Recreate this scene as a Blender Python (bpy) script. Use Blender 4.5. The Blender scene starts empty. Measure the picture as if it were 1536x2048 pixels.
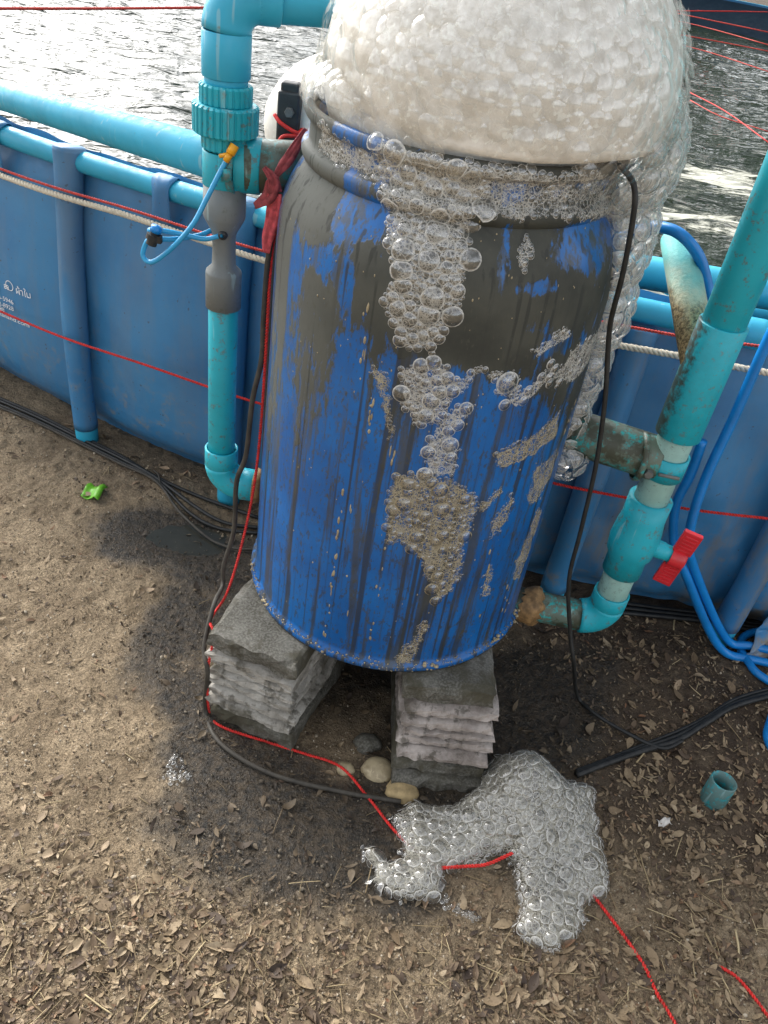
import bpy, math, random
import numpy as np
from mathutils import Vector, Matrix, kdtree

random.seed(7)
RNG = np.random.default_rng(7)
scene = bpy.context.scene
COL = scene.collection

# ------------------------------------------------------------------ camera
F_PX, PITCH, ROLL = 1640.0, math.radians(37.5), math.radians(9.5)
CAM = np.array([-0.03, -1.41, 1.51])
fw = np.array([0, math.cos(PITCH), -math.sin(PITCH)])
_rt = np.array([1.0, 0, 0]); _up = np.cross(_rt, fw)
cr = _rt * math.cos(ROLL) + _up * math.sin(ROLL)
cu = -_rt * math.sin(ROLL) + _up * math.cos(ROLL)
cd = bpy.data.cameras.new('camera'); co = bpy.data.objects.new('camera', cd); COL.objects.link(co)
cd.sensor_fit = 'VERTICAL'; cd.sensor_height = 36.0; cd.lens = 36.0 * F_PX / 2048.0
cd.clip_start = 0.02; cd.clip_end = 2000
co.matrix_world = Matrix(((cr[0], cu[0], -fw[0], CAM[0]), (cr[1], cu[1], -fw[1], CAM[1]), (cr[2], cu[2], -fw[2], CAM[2]), (0, 0, 0, 1)))
scene.camera = co

# ------------------------------------------------------------------ world, sun, exposure
SUN_EL, SUN_AZ = math.radians(37), math.radians(-43)          # azimuth from +Y towards +X
w = bpy.data.worlds.new('World'); scene.world = w; w.use_nodes = True
nt = w.node_tree; nt.nodes.clear()
sky = nt.nodes.new('ShaderNodeTexSky'); sky.sky_type = 'NISHITA'; sky.sun_disc = False
sky.sun_elevation = SUN_EL; sky.sun_rotation = SUN_AZ; sky.air_density = 1.0; sky.dust_density = 4.0
hs = nt.nodes.new('ShaderNodeHueSaturation'); hs.inputs['Saturation'].default_value = 0.22
tc = nt.nodes.new('ShaderNodeTexCoord')
cn = nt.nodes.new('ShaderNodeTexNoise'); cn.inputs['Scale'].default_value = 2.2; cn.inputs['Detail'].default_value = 6; cn.inputs['Roughness'].default_value = 0.6
cr_ = nt.nodes.new('ShaderNodeMapRange'); cr_.inputs[1].default_value = 0.36; cr_.inputs[2].default_value = 0.64; cr_.inputs[3].default_value = 0.35; cr_.inputs[4].default_value = 2.2
mx = nt.nodes.new('ShaderNodeMix'); mx.data_type = 'RGBA'; mx.blend_type = 'MULTIPLY'; mx.inputs[0].default_value = 1.0
bg = nt.nodes.new('ShaderNodeBackground'); bg.inputs['Strength'].default_value = 0.15
wo = nt.nodes.new('ShaderNodeOutputWorld')
nt.links.new(sky.outputs[0], hs.inputs['Color']); nt.links.new(tc.outputs['Generated'], cn.inputs['Vector'])
nt.links.new(cn.outputs['Fac'], cr_.inputs[0]); nt.links.new(hs.outputs[0], mx.inputs['A']); nt.links.new(cr_.outputs[0], mx.inputs['B'])
nt.links.new(mx.outputs['Result'], bg.inputs['Color']); nt.links.new(bg.outputs[0], wo.inputs['Surface'])
sl = bpy.data.lights.new('sun', 'SUN'); so = bpy.data.objects.new('sun', sl); COL.objects.link(so)
sl.energy = 1.15; sl.angle = math.radians(40); sl.color = (1.0, 0.97, 0.92)
sdir = Vector((math.sin(SUN_AZ) * math.cos(SUN_EL), math.cos(SUN_AZ) * math.cos(SUN_EL), math.sin(SUN_EL)))
so.rotation_euler = sdir.to_track_quat('Z', 'Y').to_euler(); so.location = (0, 0, 5)
vs = scene.view_settings
vs.view_transform = 'Standard'; vs.look = 'None'; vs.gamma = 1; vs.use_curve_mapping = False; vs.exposure = 0.95
cy = scene.cycles
cy.transparent_max_bounces = 40; cy.max_bounces = 9; cy.diffuse_bounces = 3; cy.glossy_bounces = 4; cy.transmission_bounces = 4
cy.caustics_reflective = False; cy.caustics_refractive = False; cy.use_denoising = True
cy.sample_clamp_indirect = 6

# ------------------------------------------------------------------ layout helpers (sight line meets a real surface)
def ray(px, py):
    d = fw * F_PX + cr * (px - 768) - cu * (py - 1024)
    return d / np.linalg.norm(d)
def on_z(px, py, z=0.0):
    d = ray(px, py); return CAM + d * ((z - CAM[2]) / d[2])
def on_y(px, py, y):
    d = ray(px, py); return CAM + d * ((y - CAM[1]) / d[1])
TC = np.array([1.15, 5.80]); TR = 5.50                         # round tank: centre and radius
def on_tank(px, py, R):
    d = ray(px, py); o = CAM[:2] - TC
    a = d[0]**2 + d[1]**2; b = 2 * (o @ d[:2]); c = o @ o - R * R
    t = (-b - math.sqrt(max(b * b - 4 * a * c, 0))) / (2 * a)
    return CAM + d * t

# ------------------------------------------------------------------ noise (numpy)
_PERM = np.random.default_rng(3).random((256, 256))
def vnoise(x, y):
    xi = np.floor(x).astype(int); yi = np.floor(y).astype(int); fx = x - xi; fy = y - yi
    fx = fx * fx * (3 - 2 * fx); fy = fy * fy * (3 - 2 * fy)
    g = lambda i, j: _PERM[i & 255, j & 255]
    return (g(xi, yi) * (1 - fx) + g(xi + 1, yi) * fx) * (1 - fy) + (g(xi, yi + 1) * (1 - fx) + g(xi + 1, yi + 1) * fx) * fy
def fbm(x, y, octv=4, gain=0.5):
    s = 0; a = 1; t = 0
    for k in range(octv):
        s = s + a * vnoise(x * 2**k + 17.3 * k, y * 2**k + 9.1 * k); t += a; a *= gain
    return s / t
def sstep(a, b, x):
    t = np.clip((x - a) / (b - a), 0, 1); return t * t * (3 - 2 * t)

# ------------------------------------------------------------------ mesh helpers
def link(o, parent=None):
    COL.objects.link(o)
    if parent is not None: o.parent = parent
    return o
def mk_mesh(name, verts, faces, smooth=True, attrs=None):
    me = bpy.data.meshes.new(name)
    verts = np.asarray(verts, dtype=float)
    me.from_pydata(verts.tolist() if len(verts) < 20000 else list(map(tuple, verts)), [], faces if isinstance(faces, list) else faces.tolist())
    if attrs:
        for k, v in attrs.items():
            a = me.attributes.new(k, 'FLOAT', 'POINT'); a.data.foreach_set('value', np.asarray(v, dtype=np.float32))
    if smooth: me.polygons.foreach_set('use_smooth', [True] * len(me.polygons))
    me.update(); return me
def obj(name, geo, mat, parent=None, smooth=True, attrs=None):
    v, f = geo
    me = mk_mesh(name, v, f, smooth, attrs); me.materials.append(mat)
    return link(bpy.data.objects.new(name, me), parent)
def empty(name, loc=(0, 0, 0)):
    o = bpy.data.objects.new(name, None); o.empty_display_size = 0.05; link(o); return o      # kept at the origin: parts are in world space
def tag(o, label=None, cat=None, group=None, kind=None):
    if label: o['label'] = label
    if cat: o['category'] = cat
    if group: o['group'] = group
    if kind: o['kind'] = kind
    return o
def join(*geos):
    V = []; Fc = []; n = 0
    for v, f in geos:
        V += [tuple(p) for p in v]; Fc += [tuple(i + n for i in q) for q in f]; n += len(v)
    return V, Fc
def frame(ax):
    ax = np.asarray(ax, float); ax = ax / np.linalg.norm(ax)
    u = np.cross(ax, (0, 0, 1.0)) if abs(ax[2]) < 0.9 else np.cross(ax, (0, 1.0, 0)); u /= np.linalg.norm(u)
    return u, np.cross(ax, u), ax
def lathe(prof, o, ax=(0, 0, 1), n=40, closed=False):
    """prof: (r, h) pairs along axis ax from point o; closed joins the last ring to the first."""
    u, v, a = frame(ax); o = np.asarray(o, float); V = []; Fc = []
    th = np.linspace(0, 2 * math.pi, n, endpoint=False)
    for r, h in prof:
        for t in th: V.append(o + a * h + (u * math.cos(t) + v * math.sin(t)) * r)
    m = len(prof)
    for i in range(m if closed else m - 1):
        for j in range(n):
            k = (j + 1) % n; i2 = (i + 1) % m
            Fc.append((i * n + j, i * n + k, i2 * n + k, i2 * n + j))
    return V, Fc
def pipe(a, b, r, wall=0.004, n=36, bev=0.0015):
    a = np.asarray(a, float); b = np.asarray(b, float); L = np.linalg.norm(b - a); ri = r - wall
    return lathe([(ri, 0), (r - bev, 0), (r, bev), (r, L - bev), (r - bev, L), (ri, L)], a, b - a, n, True)
def smooth_path(pts, n=8):
    P = [np.asarray(p, float) for p in pts]
    if len(P) < 3: return P
    P = [2 * P[0] - P[1]] + P + [2 * P[-1] - P[-2]]; out = []
    for i in range(1, len(P) - 2):
        p0, p1, p2, p3 = P[i - 1:i + 3]
        for k in range(n):
            t = k / n
            out.append(0.5 * ((2 * p1) + (-p0 + p2) * t + (2 * p0 - 5 * p1 + 4 * p2 - p3) * t * t + (-p0 + 3 * p1 - 3 * p2 + p3) * t**3))
    out.append(P[-2]); return out
def pframes(P):
    P = np.array(P); T = np.gradient(P, axis=0); T /= np.linalg.norm(T, axis=1)[:, None] + 1e-12
    u = frame(T[0])[0]; U = []
    for t in T:
        u = u - t * (u @ t); u /= np.linalg.norm(u) + 1e-12; U.append(u.copy())
    U = np.array(U); return P, T, U, np.cross(T, U)
def tube(pts, r, n=10, sm=8, caps=True, rad=None):
    P = smooth_path(pts, sm) if sm else pts
    P, T, U, W = pframes(P); th = np.linspace(0, 2 * math.pi, n, endpoint=False)
    rr = np.full(len(P), r) if rad is None else np.interp(np.linspace(0, 1, len(P)), np.linspace(0, 1, len(rad)), rad)
    V = (P[:, None] + rr[:, None, None] * (np.cos(th)[None, :, None] * U[:, None] + np.sin(th)[None, :, None] * W[:, None])).reshape(-1, 3)
    Fc = []
    for i in range(len(P) - 1):
        for j in range(n):
            k = (j + 1) % n; Fc.append((i * n + j, i * n + k, (i + 1) * n + k, (i + 1) * n + j))
    if caps:
        Fc.append(tuple(range(n - 1, -1, -1))); Fc.append(tuple((len(P) - 1) * n + j for j in range(n)))
    return [tuple(v) for v in V], Fc
def resample(P, step):
    P = np.array(P); s = np.r_[0, np.cumsum(np.linalg.norm(np.diff(P, axis=0), axis=1))]
    m = max(int(s[-1] / step), 2); q = np.linspace(0, s[-1], m)
    return np.stack([np.interp(q, s, P[:, k]) for k in range(3)], 1), q
def rope(pts, r, strands=3, pitch=0.03, n=6, sm=8):
    P, q = resample(smooth_path(pts, sm) if sm else pts, pitch / 9)
    P, T, U, W = pframes(P); G = []
    for s in range(strands):
        a = 2 * math.pi * (q / pitch + s / strands)
        C = P + (np.cos(a)[:, None] * U + np.sin(a)[:, None] * W) * r * 0.52
        G.append(tube(list(C), r * 0.54, n, 0))
    return join(*G)
def box(c, sx, sy, sz, R=None, bev=0.0):
    b = bev; V = []
    X = [-sx / 2, sx / 2]; Y = [-sy / 2, sy / 2]; Z = [-sz / 2, sz / 2]
    V = [(x, y, z) for x in X for y in Y for z in Z]
    Fc = [(0, 1, 3, 2), (4, 6, 7, 5), (0, 4, 5, 1), (2, 3, 7, 6), (0, 2, 6, 4), (1, 5, 7, 3)]
    V = np.array(V)
    if R is not None: V = V @ np.array(R).T
    return [tuple(v + np.asarray(c)) for v in V], Fc
def bevel(o, wdt=0.003, seg=2):
    m = o.modifiers.new('bevel', 'BEVEL'); m.width = wdt; m.segments = seg; m.limit_method = 'ANGLE'; return o

# ------------------------------------------------------------------ materials
def lin(r, g, b):
    f = lambda c: (c / 255 / 12.92) if c / 255 <= 0.04045 else ((c / 255 + 0.055) / 1.055)**2.4
    return (f(r), f(g), f(b), 1)
class Mat:
    def __init__(s, name, rough=0.5, spec=0.5):
        s.m = bpy.data.materials.new(name); s.m.use_nodes = True; s.t = s.m.node_tree
        s.p = s.t.nodes['Principled BSDF']; s.p.inputs['Roughness'].default_value = rough; s.p.inputs['Specular IOR Level'].default_value = spec
        s.c = None
    def n(s, ty, **kw):
        x = s.t.nodes.new('ShaderNode' + ty)
        for k, v in kw.items():
            if hasattr(x, k): setattr(x, k, v)
            else: x.inputs[k].default_value = v
        return x
    def l(s, a, b): s.t.links.new(a, b)
    def coord(s, scale=(1, 1, 1), kind='Object'):
        t = s.n('TexCoord'); mp = s.n('Mapping'); mp.inputs['Scale'].default_value = scale
        s.l(t.outputs[kind], mp.inputs['Vector']); return mp.outputs['Vector']
    def noise(s, scale, detail=4, rough=0.55, st=(1, 1, 1), dist=0.0):
        x = s.n('TexNoise'); x.inputs['Scale'].default_value = scale; x.inputs['Detail'].default_value = detail
        x.inputs['Roughness'].default_value = rough; x.inputs['Distortion'].default_value = dist; s.l(s.coord(st), x.inputs['Vector']); return x.outputs['Fac']
    def voro(s, scale, st=(1, 1, 1), feature='F1'):
        x = s.n('TexVoronoi', feature=feature); x.inputs['Scale'].default_value = scale; s.l(s.coord(st), x.inputs['Vector']); return x.outputs['Distance']
    def rng(s, v, a, b, c=0.0, d=1.0, smooth=True):
        x = s.n('MapRange'); x.interpolation_type = 'SMOOTHSTEP' if smooth else 'LINEAR'
        s.l(v, x.inputs[0])
        for i, q in enumerate((a, b, c, d)): x.inputs[i + 1].default_value = q
        return x.outputs[0]
    def math(s, op, a, b=None):
        x = s.n('Math', operation=op)
        for i, q in enumerate((a, b)):
            if q is None: continue
            if isinstance(q, (int, float)): x.inputs[i].default_value = q
            else: s.l(q, x.inputs[i])
        return x.outputs[0]
    def attr(s, name):
        x = s.n('Attribute', attribute_name=name); return x.outputs['Fac']
    def mix(s, fac, a, b, blend='MIX'):
        x = s.n('Mix', data_type='RGBA', blend_type=blend)
        for sock, q in ((x.inputs[0], fac), (x.inputs['A'], a), (x.inputs['B'], b)):
            if isinstance(q, (int, float, tuple)): sock.default_value = q
            else: s.l(q, sock)
        return x.outputs['Result']
    def ramp(s, v, stops):
        x = s.n('ValToRGB'); e = x.color_ramp.elements
        while len(e) < len(stops): e.new(0.5)
        for el, (p, c) in zip(e, stops): el.position = p; el.color = c
        s.l(v, x.inputs[0]); return x.outputs[0]
    def color(s, c):
        if isinstance(c, tuple): s.p.inputs['Base Color'].default_value = c
        else: s.l(c, s.p.inputs['Base Color'])
        return s
    def rough(s, v): s.l(v, s.p.inputs['Roughness']); return s
    def bump(s, h, strength=0.3, dist=0.005):
        x = s.n('Bump'); x.inputs['Strength'].default_value = strength; x.inputs['Distance'].default_value = dist
        s.l(h, x.inputs['Height']); s.l(x.outputs[0], s.p.inputs['Normal']); return s

def pvc(name, base, dirt=0.25, algae=0.0, dirtcol=lin(98, 106, 98)):
    m = Mat(name, 0.38)
    big = m.noise(9, 3); fine = m.noise(150, 3, 0.7)
    base2 = m.mix(m.rng(big, 0.3, 0.75), base, tuple(c * 0.82 for c in base[:3]) + (1,))
    fz = m.math('ADD', m.math('MULTIPLY', m.noise(48, 6, 0.72), 0.7), m.math('MULTIPLY', fine, 0.3))
    c = m.mix(m.math('MULTIPLY', m.rng(fz, 0.62 - dirt * 0.45, 0.68 - dirt * 0.40), 0.75), base2, dirtcol)
    scr = m.noise(60, 2, 0.5, (1, 1, 0.08))
    c = m.mix(m.rng(scr, 0.66, 0.72, 0, 0.35), c, lin(170, 200, 200))
    if algae:
        c = m.mix(m.rng(m.noise(18, 6, 0.7), 0.62 - algae * 0.4, 0.72 - algae * 0.4), c, lin(62, 66, 52))
    m.color(c); m.rough(m.rng(fz, 0.3, 0.7, 0.28, 0.7)); m.bump(fz, 0.12, 0.002)
    return m.m
def plain(name, col, rough=0.5, var=0.2, scale=30, bump=0.1, spec=0.5):
    m = Mat(name, rough, spec); nz = m.noise(scale, 4, 0.6)
    m.color(m.mix(m.rng(nz, 0.3, 0.7), tuple(c * (1 - var) for c in col[:3]) + (1,), tuple(min(c * (1 + var), 1) for c in col[:3]) + (1,)))
    if bump: m.bump(nz, bump, 0.003)
    return m.m

CY = (0.012, 0.40, 0.50, 1)
M = {}
M['pvc'] = pvc('cyan_pvc', CY, 0.18)
M['pvc_clean'] = pvc('cyan_pvc_clean', (0.03, 0.40, 0.60, 1), 0.02)
M['pvc_dirty'] = pvc('cyan_pvc_dirty', (0.015, 0.32, 0.36, 1), 0.45)
M['pvc_algae'] = pvc('cyan_pvc_algae', (0.02, 0.33, 0.33, 1), 0.45, 0.42, lin(104, 84, 60))
M['pvc_pale'] = pvc('pale_pvc', lin(150, 190, 182), 0.22)
M['pvc_teal'] = pvc('teal_pvc_muddy', (0.03, 0.22, 0.22, 1), 0.4, 0.35, lin(95, 95, 82))
M['pvc_grey'] = pvc('grey_pvc', lin(116, 122, 122), 0.12)
M['black_rubber'] = plain('black_cable', lin(30, 31, 30), 0.55, 0.5, 60)
M['dust_cable'] = plain('dusty_cable', lin(58, 54, 47), 0.7, 0.4, 40)
M['red_rope'] = plain('red_rope', lin(205, 42, 36), 0.6, 0.25, 90)
M['red_dark'] = plain('faded_red_rope', lin(190, 62, 52), 0.65, 0.2, 90)
M['white_rope'] = plain('white_rope', lin(205, 196, 176), 0.8, 0.15, 120)
M['tan_rope'] = plain('tan_rope', lin(170, 150, 118), 0.85, 0.2, 120)
M['hose'] = plain('blue_hose', (0.006, 0.20, 0.56, 1), 0.32, 0.15, 12)
M['airline'] = plain('air_tube', (0.03, 0.33, 0.62, 1), 0.25, 0.1, 12)
M['yellow'] = plain('yellow_plastic', lin(225, 160, 30), 0.4, 0.1)
M['red_plastic'] = plain('red_plastic', lin(196, 38, 48), 0.35, 0.12, 40)
M['red_cloth'] = plain('red_cloth', lin(140, 62, 66), 0.9, 0.35, 90, 0.4)
M['pink_cloth'] = plain('pink_cloth', lin(196, 84, 92), 0.9, 0.3, 90, 0.4)
M['black_metal'] = plain('black_painted_metal', lin(44, 46, 47), 0.5, 0.3, 50)
M['bolt'] = plain('bolt_steel', lin(98, 100, 98), 0.45, 0.2)
M['green_plastic'] = plain('green_plastic', lin(105, 175, 40), 0.35, 0.2, 50)
M['paper'] = plain('white_scrap', lin(205, 200, 192), 0.8, 0.1)
M['sealant'] = plain('brown_sealant', lin(138, 108, 70), 0.6, 0.4, 70, 0.5)
M['print'] = plain('white_print', lin(235, 238, 240), 0.6, 0.1)
M['stone'] = plain('pale_stone', lin(158, 138, 100), 0.85, 0.25, 60, 0.4)
M['wood'] = plain('wet_wood_end', lin(170, 172, 160), 0.3, 0.4, 30)

def tarp_mat():
    m = Mat('blue_tarpaulin', 0.42)
    z = m.n('SeparateXYZ'); m.l(m.coord(), z.inputs[0])
    big = m.noise(3.5, 4); c = m.mix(m.rng(big, 0.3, 0.75), (0.050, 0.225, 0.44, 1), (0.030, 0.160, 0.35, 1))
    scuff = m.noise(22, 6, 0.7); low = m.rng(z.outputs[2], 0.42, 0.02, 0, 1)
    c = m.mix(m.math('MULTIPLY', m.rng(scuff, 0.5, 0.72), m.rng(z.outputs[2], 0.5, 0.05, 0.12, 0.75)), c, lin(128, 128, 122))
    st = m.noise(14, 5, 0.6, (1, 1, 0.12)); dn = m.attr('dirt')
    c = m.mix(m.math('MULTIPLY', m.rng(st, 0.42, 0.66), dn), c, lin(126, 121, 110))
    spots = m.noise(70, 2, 0.5); c = m.mix(m.rng(spots, 0.70, 0.74, 0, 0.6), c, lin(70, 72, 68))
    rust = m.noise(9, 4, 0.6, (2, 2, 0.25)); c = m.mix(m.rng(rust, 0.68, 0.78, 0, 0.55), c, lin(126, 88, 58))
    m.color(c); m.rough(m.rng(scuff, 0.3, 0.7, 0.34, 0.6)); m.bump(m.math('ADD', m.noise(6, 4), m.math('MULTIPLY', scuff, 0.3)), 0.25, 0.012); return m.m
M['tarp'] = tarp_mat()
def inner_mat():
    m = Mat('dark_liner', 0.4); m.color(m.mix(m.noise(5, 4), (0.006, 0.02, 0.045, 1), (0.02, 0.05, 0.08, 1))); m.bump(m.noise(4, 4), 0.5, 0.03); return m.m
M['liner'] = inner_mat()

def barrel_mat():
    m = Mat('muddy_blue_drum', 0.4)
    b = m.attr('mud')
    n1 = m.noise(17, 5, 0.62, (1, 1, 0.055)); n2 = m.noise(30, 8, 0.68, (1, 1, 0.4), 0.4); n3 = m.noise(120, 4, 0.65, (1, 1, 0.3))
    v = m.math('ADD', b, m.math('MULTIPLY', m.math('SUBTRACT', n1, 0.5), 1.7))
    v = m.math('ADD', v, m.math('MULTIPLY', m.math('SUBTRACT', n2, 0.5), 1.5))
    v = m.math('ADD', v, m.math('MULTIPLY', m.math('SUBTRACT', n3, 0.5), 0.9))
    mask = m.rng(v, -0.05, 0.10)
    film = m.rng(v, -0.45, 0.1, 0.0, 0.35)
    blue = m.mix(m.rng(m.noise(7, 4), 0.3, 0.7), (0.002, 0.088, 0.31, 1), (0.003, 0.130, 0.42, 1))
    mud = m.mix(m.rng(m.noise(11, 5), 0.3, 0.7), lin(44, 46, 40), lin(68, 69, 61))
    mud = m.mix(m.attr('pale'), mud, lin(108, 111, 106))
    c = m.mix(film, blue, m.mix(0.5, blue, mud)); c = m.mix(mask, c, mud)
    fine = m.noise(170, 2, 0.5, (1, 1, 0.5)); c = m.mix(m.rng(fine, 0.60, 0.68, 0, 0.6), c, lin(70, 70, 60))
    streak = m.noise(75, 2, 0.4, (1, 1, 0.012)); c = m.mix(m.rng(streak, 0.57, 0.65, 0, 0.8), c, lin(42, 44, 40))
    smear = m.noise(34, 6, 0.7, (1, 1, 0.05), 0.25); c = m.mix(m.rng(smear, 0.49, 0.585, 0, 0.78), c, mud)
    fleck = m.noise(95, 5, 0.75, (1, 1, 0.45)); c = m.mix(m.rng(fleck, 0.55, 0.63, 0, 0.7), c, mud)
    m.color(c); m.rough(m.rng(mask, 0, 1, 0.34, 0.68))
    m.bump(m.math('ADD', m.math('MULTIPLY', mask, 0.7), m.math('MULTIPLY', n3, 0.5)), 0.35, 0.0025); return m.m
M['barrel'] = barrel_mat()

def concrete_mat(name, light, dark, mossy):
    m = Mat(name, 0.85)
    n = m.noise(16, 6, 0.65); g = m.noise(220, 2, 0.6)
    c = m.mix(m.rng(n, 0.32, 0.68), dark, light); c = m.mix(m.rng(g, 0.35, 0.7, 0, 0.35), c, lin(150, 146, 138))
    c = m.mix(m.rng(m.noise(38, 5, 0.65, (1, 1, 0.25)), 0.52, 0.64, 0, 0.7), c, lin(66, 62, 50)); c = m.mix(m.rng(m.noise(9, 5, 0.6), 0.56 - mossy * 0.2, 0.72 - mossy * 0.2, 0, 0.85), c, lin(64, 60, 44))
    m.color(c); m.bump(m.math('ADD', n, m.math('MULTIPLY', g, 0.5)), 0.5, 0.004); return m.m
M['concrete'] = concrete_mat('weathered_concrete', lin(182, 178, 169), lin(118, 113, 103), 0.22)
M['concrete_pink'] = concrete_mat('pinkish_concrete', lin(178, 168, 161), lin(112, 101, 93), 0.28)
M['concrete_dark'] = concrete_mat('wet_concrete', lin(96, 94, 86), lin(58, 56, 46), 0.6)

def ground_mat():
    m = Mat('sandy_soil', 0.95)
    wet = m.attr('wet'); mul = m.attr('mulch')
    a = m.noise(7, 6, 0.65); g = m.noise(160, 3, 0.7); g2 = m.voro(240)
    c = m.mix(m.rng(a, 0.3, 0.7), lin(136, 118, 93), lin(180, 160, 130))
    c = m.mix(m.rng(g, 0.35, 0.68), m.mix(0.5, c, lin(78, 64, 48)), c)
    c = m.mix(m.rng(g2, 0.0, 0.22, 0.6, 0), c, lin(184, 172, 150))
    c = m.mix(m.rng(m.noise(420, 3, .7), .52, .66, 0, .7), c, lin(58, 48, 37)); c = m.mix(m.rng(m.noise(55, 6, .75), .52, .66, 0, .6), c, lin(76, 64, 49))
    c = m.mix(m.math('MULTIPLY', mul, m.rng(m.noise(20, 5, 0.7), 0.25, 0.6, 0.6, 1)), c, m.mix(g, lin(40, 32, 25), lin(82, 66, 50)))
    wm = m.rng(m.math('ADD', wet, m.math('MULTIPLY', m.math('SUBTRACT', m.noise(24, 5, 0.7), 0.5), 0.5)), 0.05, 0.62)
    c = m.mix(wm, c, m.mix(m.rng(m.noise(60, 5, .7), .35, .65), lin(31, 27, 20), lin(72, 61, 46)))
    m.color(c); m.rough(m.rng(wm, 0, 1, 0.95, 0.42))
    m.bump(m.math('ADD', g, m.math('MULTIPLY', m.noise(55, 6, .75), 1.0)), 0.9, 0.008); return m.m
M['ground'] = ground_mat()
def leaf_mat():
    m = Mat('dry_leaf', 0.7); r = m.attr('rnd'); wv = m.attr('wet')
    c = m.ramp(r, [(0.0, lin(56, 44, 35)), (0.25, lin(96, 78, 58)), (0.5, lin(126, 107, 81)), (0.8, lin(150, 131, 102)), (0.9, lin(166, 148, 120)), (1.0, lin(116, 80, 52))])
    c = m.mix(m.rng(m.noise(90, 3), 0.35, 0.7, 0, 0.4), c, lin(70, 54, 40))
    c = m.mix(m.math('MULTIPLY', wv, 0.85), c, lin(44, 37, 28)); m.color(c); return m.m
M['leaf'] = leaf_mat()
def straw_mat():
    m = Mat('straw', 0.65); c = m.ramp(m.attr('rnd'), [(0, lin(90, 74, 54)), (0.5, lin(140, 122, 90)), (1, lin(186, 168, 130))])
    c = m.mix(m.math('MULTIPLY', m.attr('wet'), 0.8), c, lin(60, 50, 36)); m.color(c); return m.m
M['straw'] = straw_mat()
def grit_mat():
    m = Mat('grit', 0.9); c = m.ramp(m.attr('rnd'), [(0, lin(72, 60, 46)), (0.5, lin(118, 104, 84)), (1, lin(186, 174, 154))])
    c = m.mix(m.math('MULTIPLY', m.attr('wet'), 0.85), c, lin(46, 41, 33)); m.color(c); return m.m
M['grit'] = grit_mat()

def water_mat():
    m = Mat('tank_water', 0.04); m.p.inputs['IOR'].default_value = 1.33
    fo = m.attr('foam'); nz = m.noise(5.5, 7, 0.7, (0.55, 1.6, 1), 1.2)
    fm = m.rng(m.math('ADD', m.math('SUBTRACT', fo, 0.55), nz), 0.52, 0.66)
    m.color(m.mix(fm, (0.016, 0.026, 0.017, 1), lin(190, 190, 176))); m.rough(m.rng(fm, 0, 1, 0.04, 0.7))
    m.bump(m.math('ADD', m.noise(9, 3, 0.5, (0.6, 1.3, 1), 0.6), m.math('MULTIPLY', m.noise(30, 2, 0.5, (0.6, 1.2, 1)), 0.12)), 0.8, 0.07); return m.m
M['water'] = water_mat()

def foam_core_mat(name, c0, c1, sss=0.0):
    m = Mat(name, 0.5)
    v = m.voro(62, feature='SMOOTH_F1'); n = m.noise(30, 4, 0.6)
    fl = m.rng(m.noise(75, 3, 0.6, (1, 1, 1), 0.6), 0.56, 0.64, 0, 0.8); m.color(m.mix(fl, m.mix(m.rng(n, 0.36, 0.64), c0, c1), tuple(min(q * 1.12, .93) for q in c1[:3]) + (1,))); m.bump(m.math('ADD', m.math('MULTIPLY', v, 0.15), n), 0.25, 0.008)
    m.p.inputs['Subsurface Weight'].default_value = sss; m.p.inputs['Subsurface Radius'].default_value = (0.03, 0.028, 0.025)
    return m.m
M['foam_core'] = foam_core_mat('white_foam', lin(213, 208, 197), lin(238, 235, 227))
M['foam_cream'] = foam_core_mat('cream_foam', lin(226, 218, 204), lin(236, 230, 218))
M['foam_tan'] = foam_core_mat('tan_froth', lin(140, 126, 98), lin(168, 154, 124))
def film_mat(name, froth, border=0.75, tint=(0.97, 0.97, 0.96, 1), milk=0.06, refl=0.07, fres=1.5, gr=0.03):
    m = Mat(name); t = m.t; t.nodes.remove(m.p); out = t.nodes['Material Output']
    e = m.attr('edge')
    tr = m.n('BsdfTransparent'); tr.inputs[0].default_value = tint
    gl = m.n('BsdfGlossy'); gl.inputs['Roughness'].default_value = gr; gl.inputs['Color'].default_value = (1, 1, 1, 1)
    fr = m.n('Fresnel'); fr.inputs[0].default_value = 1.33
    f = m.math('MINIMUM', m.math('ADD', m.math('MULTIPLY', fr.outputs[0], fres), refl), 0.9)
    a = m.n('MixShader'); m.l(f, a.inputs[0]); m.l(tr.outputs[0], a.inputs[1]); m.l(gl.outputs[0], a.inputs[2])
    df = m.n('BsdfDiffuse'); df.inputs[0].default_value = froth; tl = m.n('BsdfTranslucent'); tl.inputs[0].default_value = froth
    b = m.n('MixShader'); b.inputs[0].default_value = 0.4; m.l(df.outputs[0], b.inputs[1]); m.l(tl.outputs[0], b.inputs[2])
    nz = m.noise(120, 3, 0.6)
    ef = m.math('ADD', m.math('MULTIPLY', m.rng(e, 0.76, 0.98), m.rng(nz, 0.25, 0.6, border * 0.35, border)), milk)
    o = m.n('MixShader'); m.l(ef, o.inputs[0]); m.l(a.outputs[0], o.inputs[1]); m.l(b.outputs[0], o.inputs[2])
    m.l(o.outputs[0], out.inputs['Surface']); return m.m
M['film'] = film_mat('bubble_film', lin(238, 236, 229), 0.9, milk=0.07, refl=0.11, fres=0.45, gr=0.05)
M['film_clear'] = film_mat('clear_bubble_film', lin(240, 238, 231), 1.0, milk=0.035, refl=0.12, fres=0.45)
M['film_tan'] = film_mat('tan_bubble_film', lin(190, 176, 146), 1.0, milk=0.05, refl=0.11, fres=0.45)
M['film_side'] = film_mat('overflow_film', lin(236, 234, 226), 0.45, milk=0.28, refl=0.10, fres=0.5)
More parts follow.
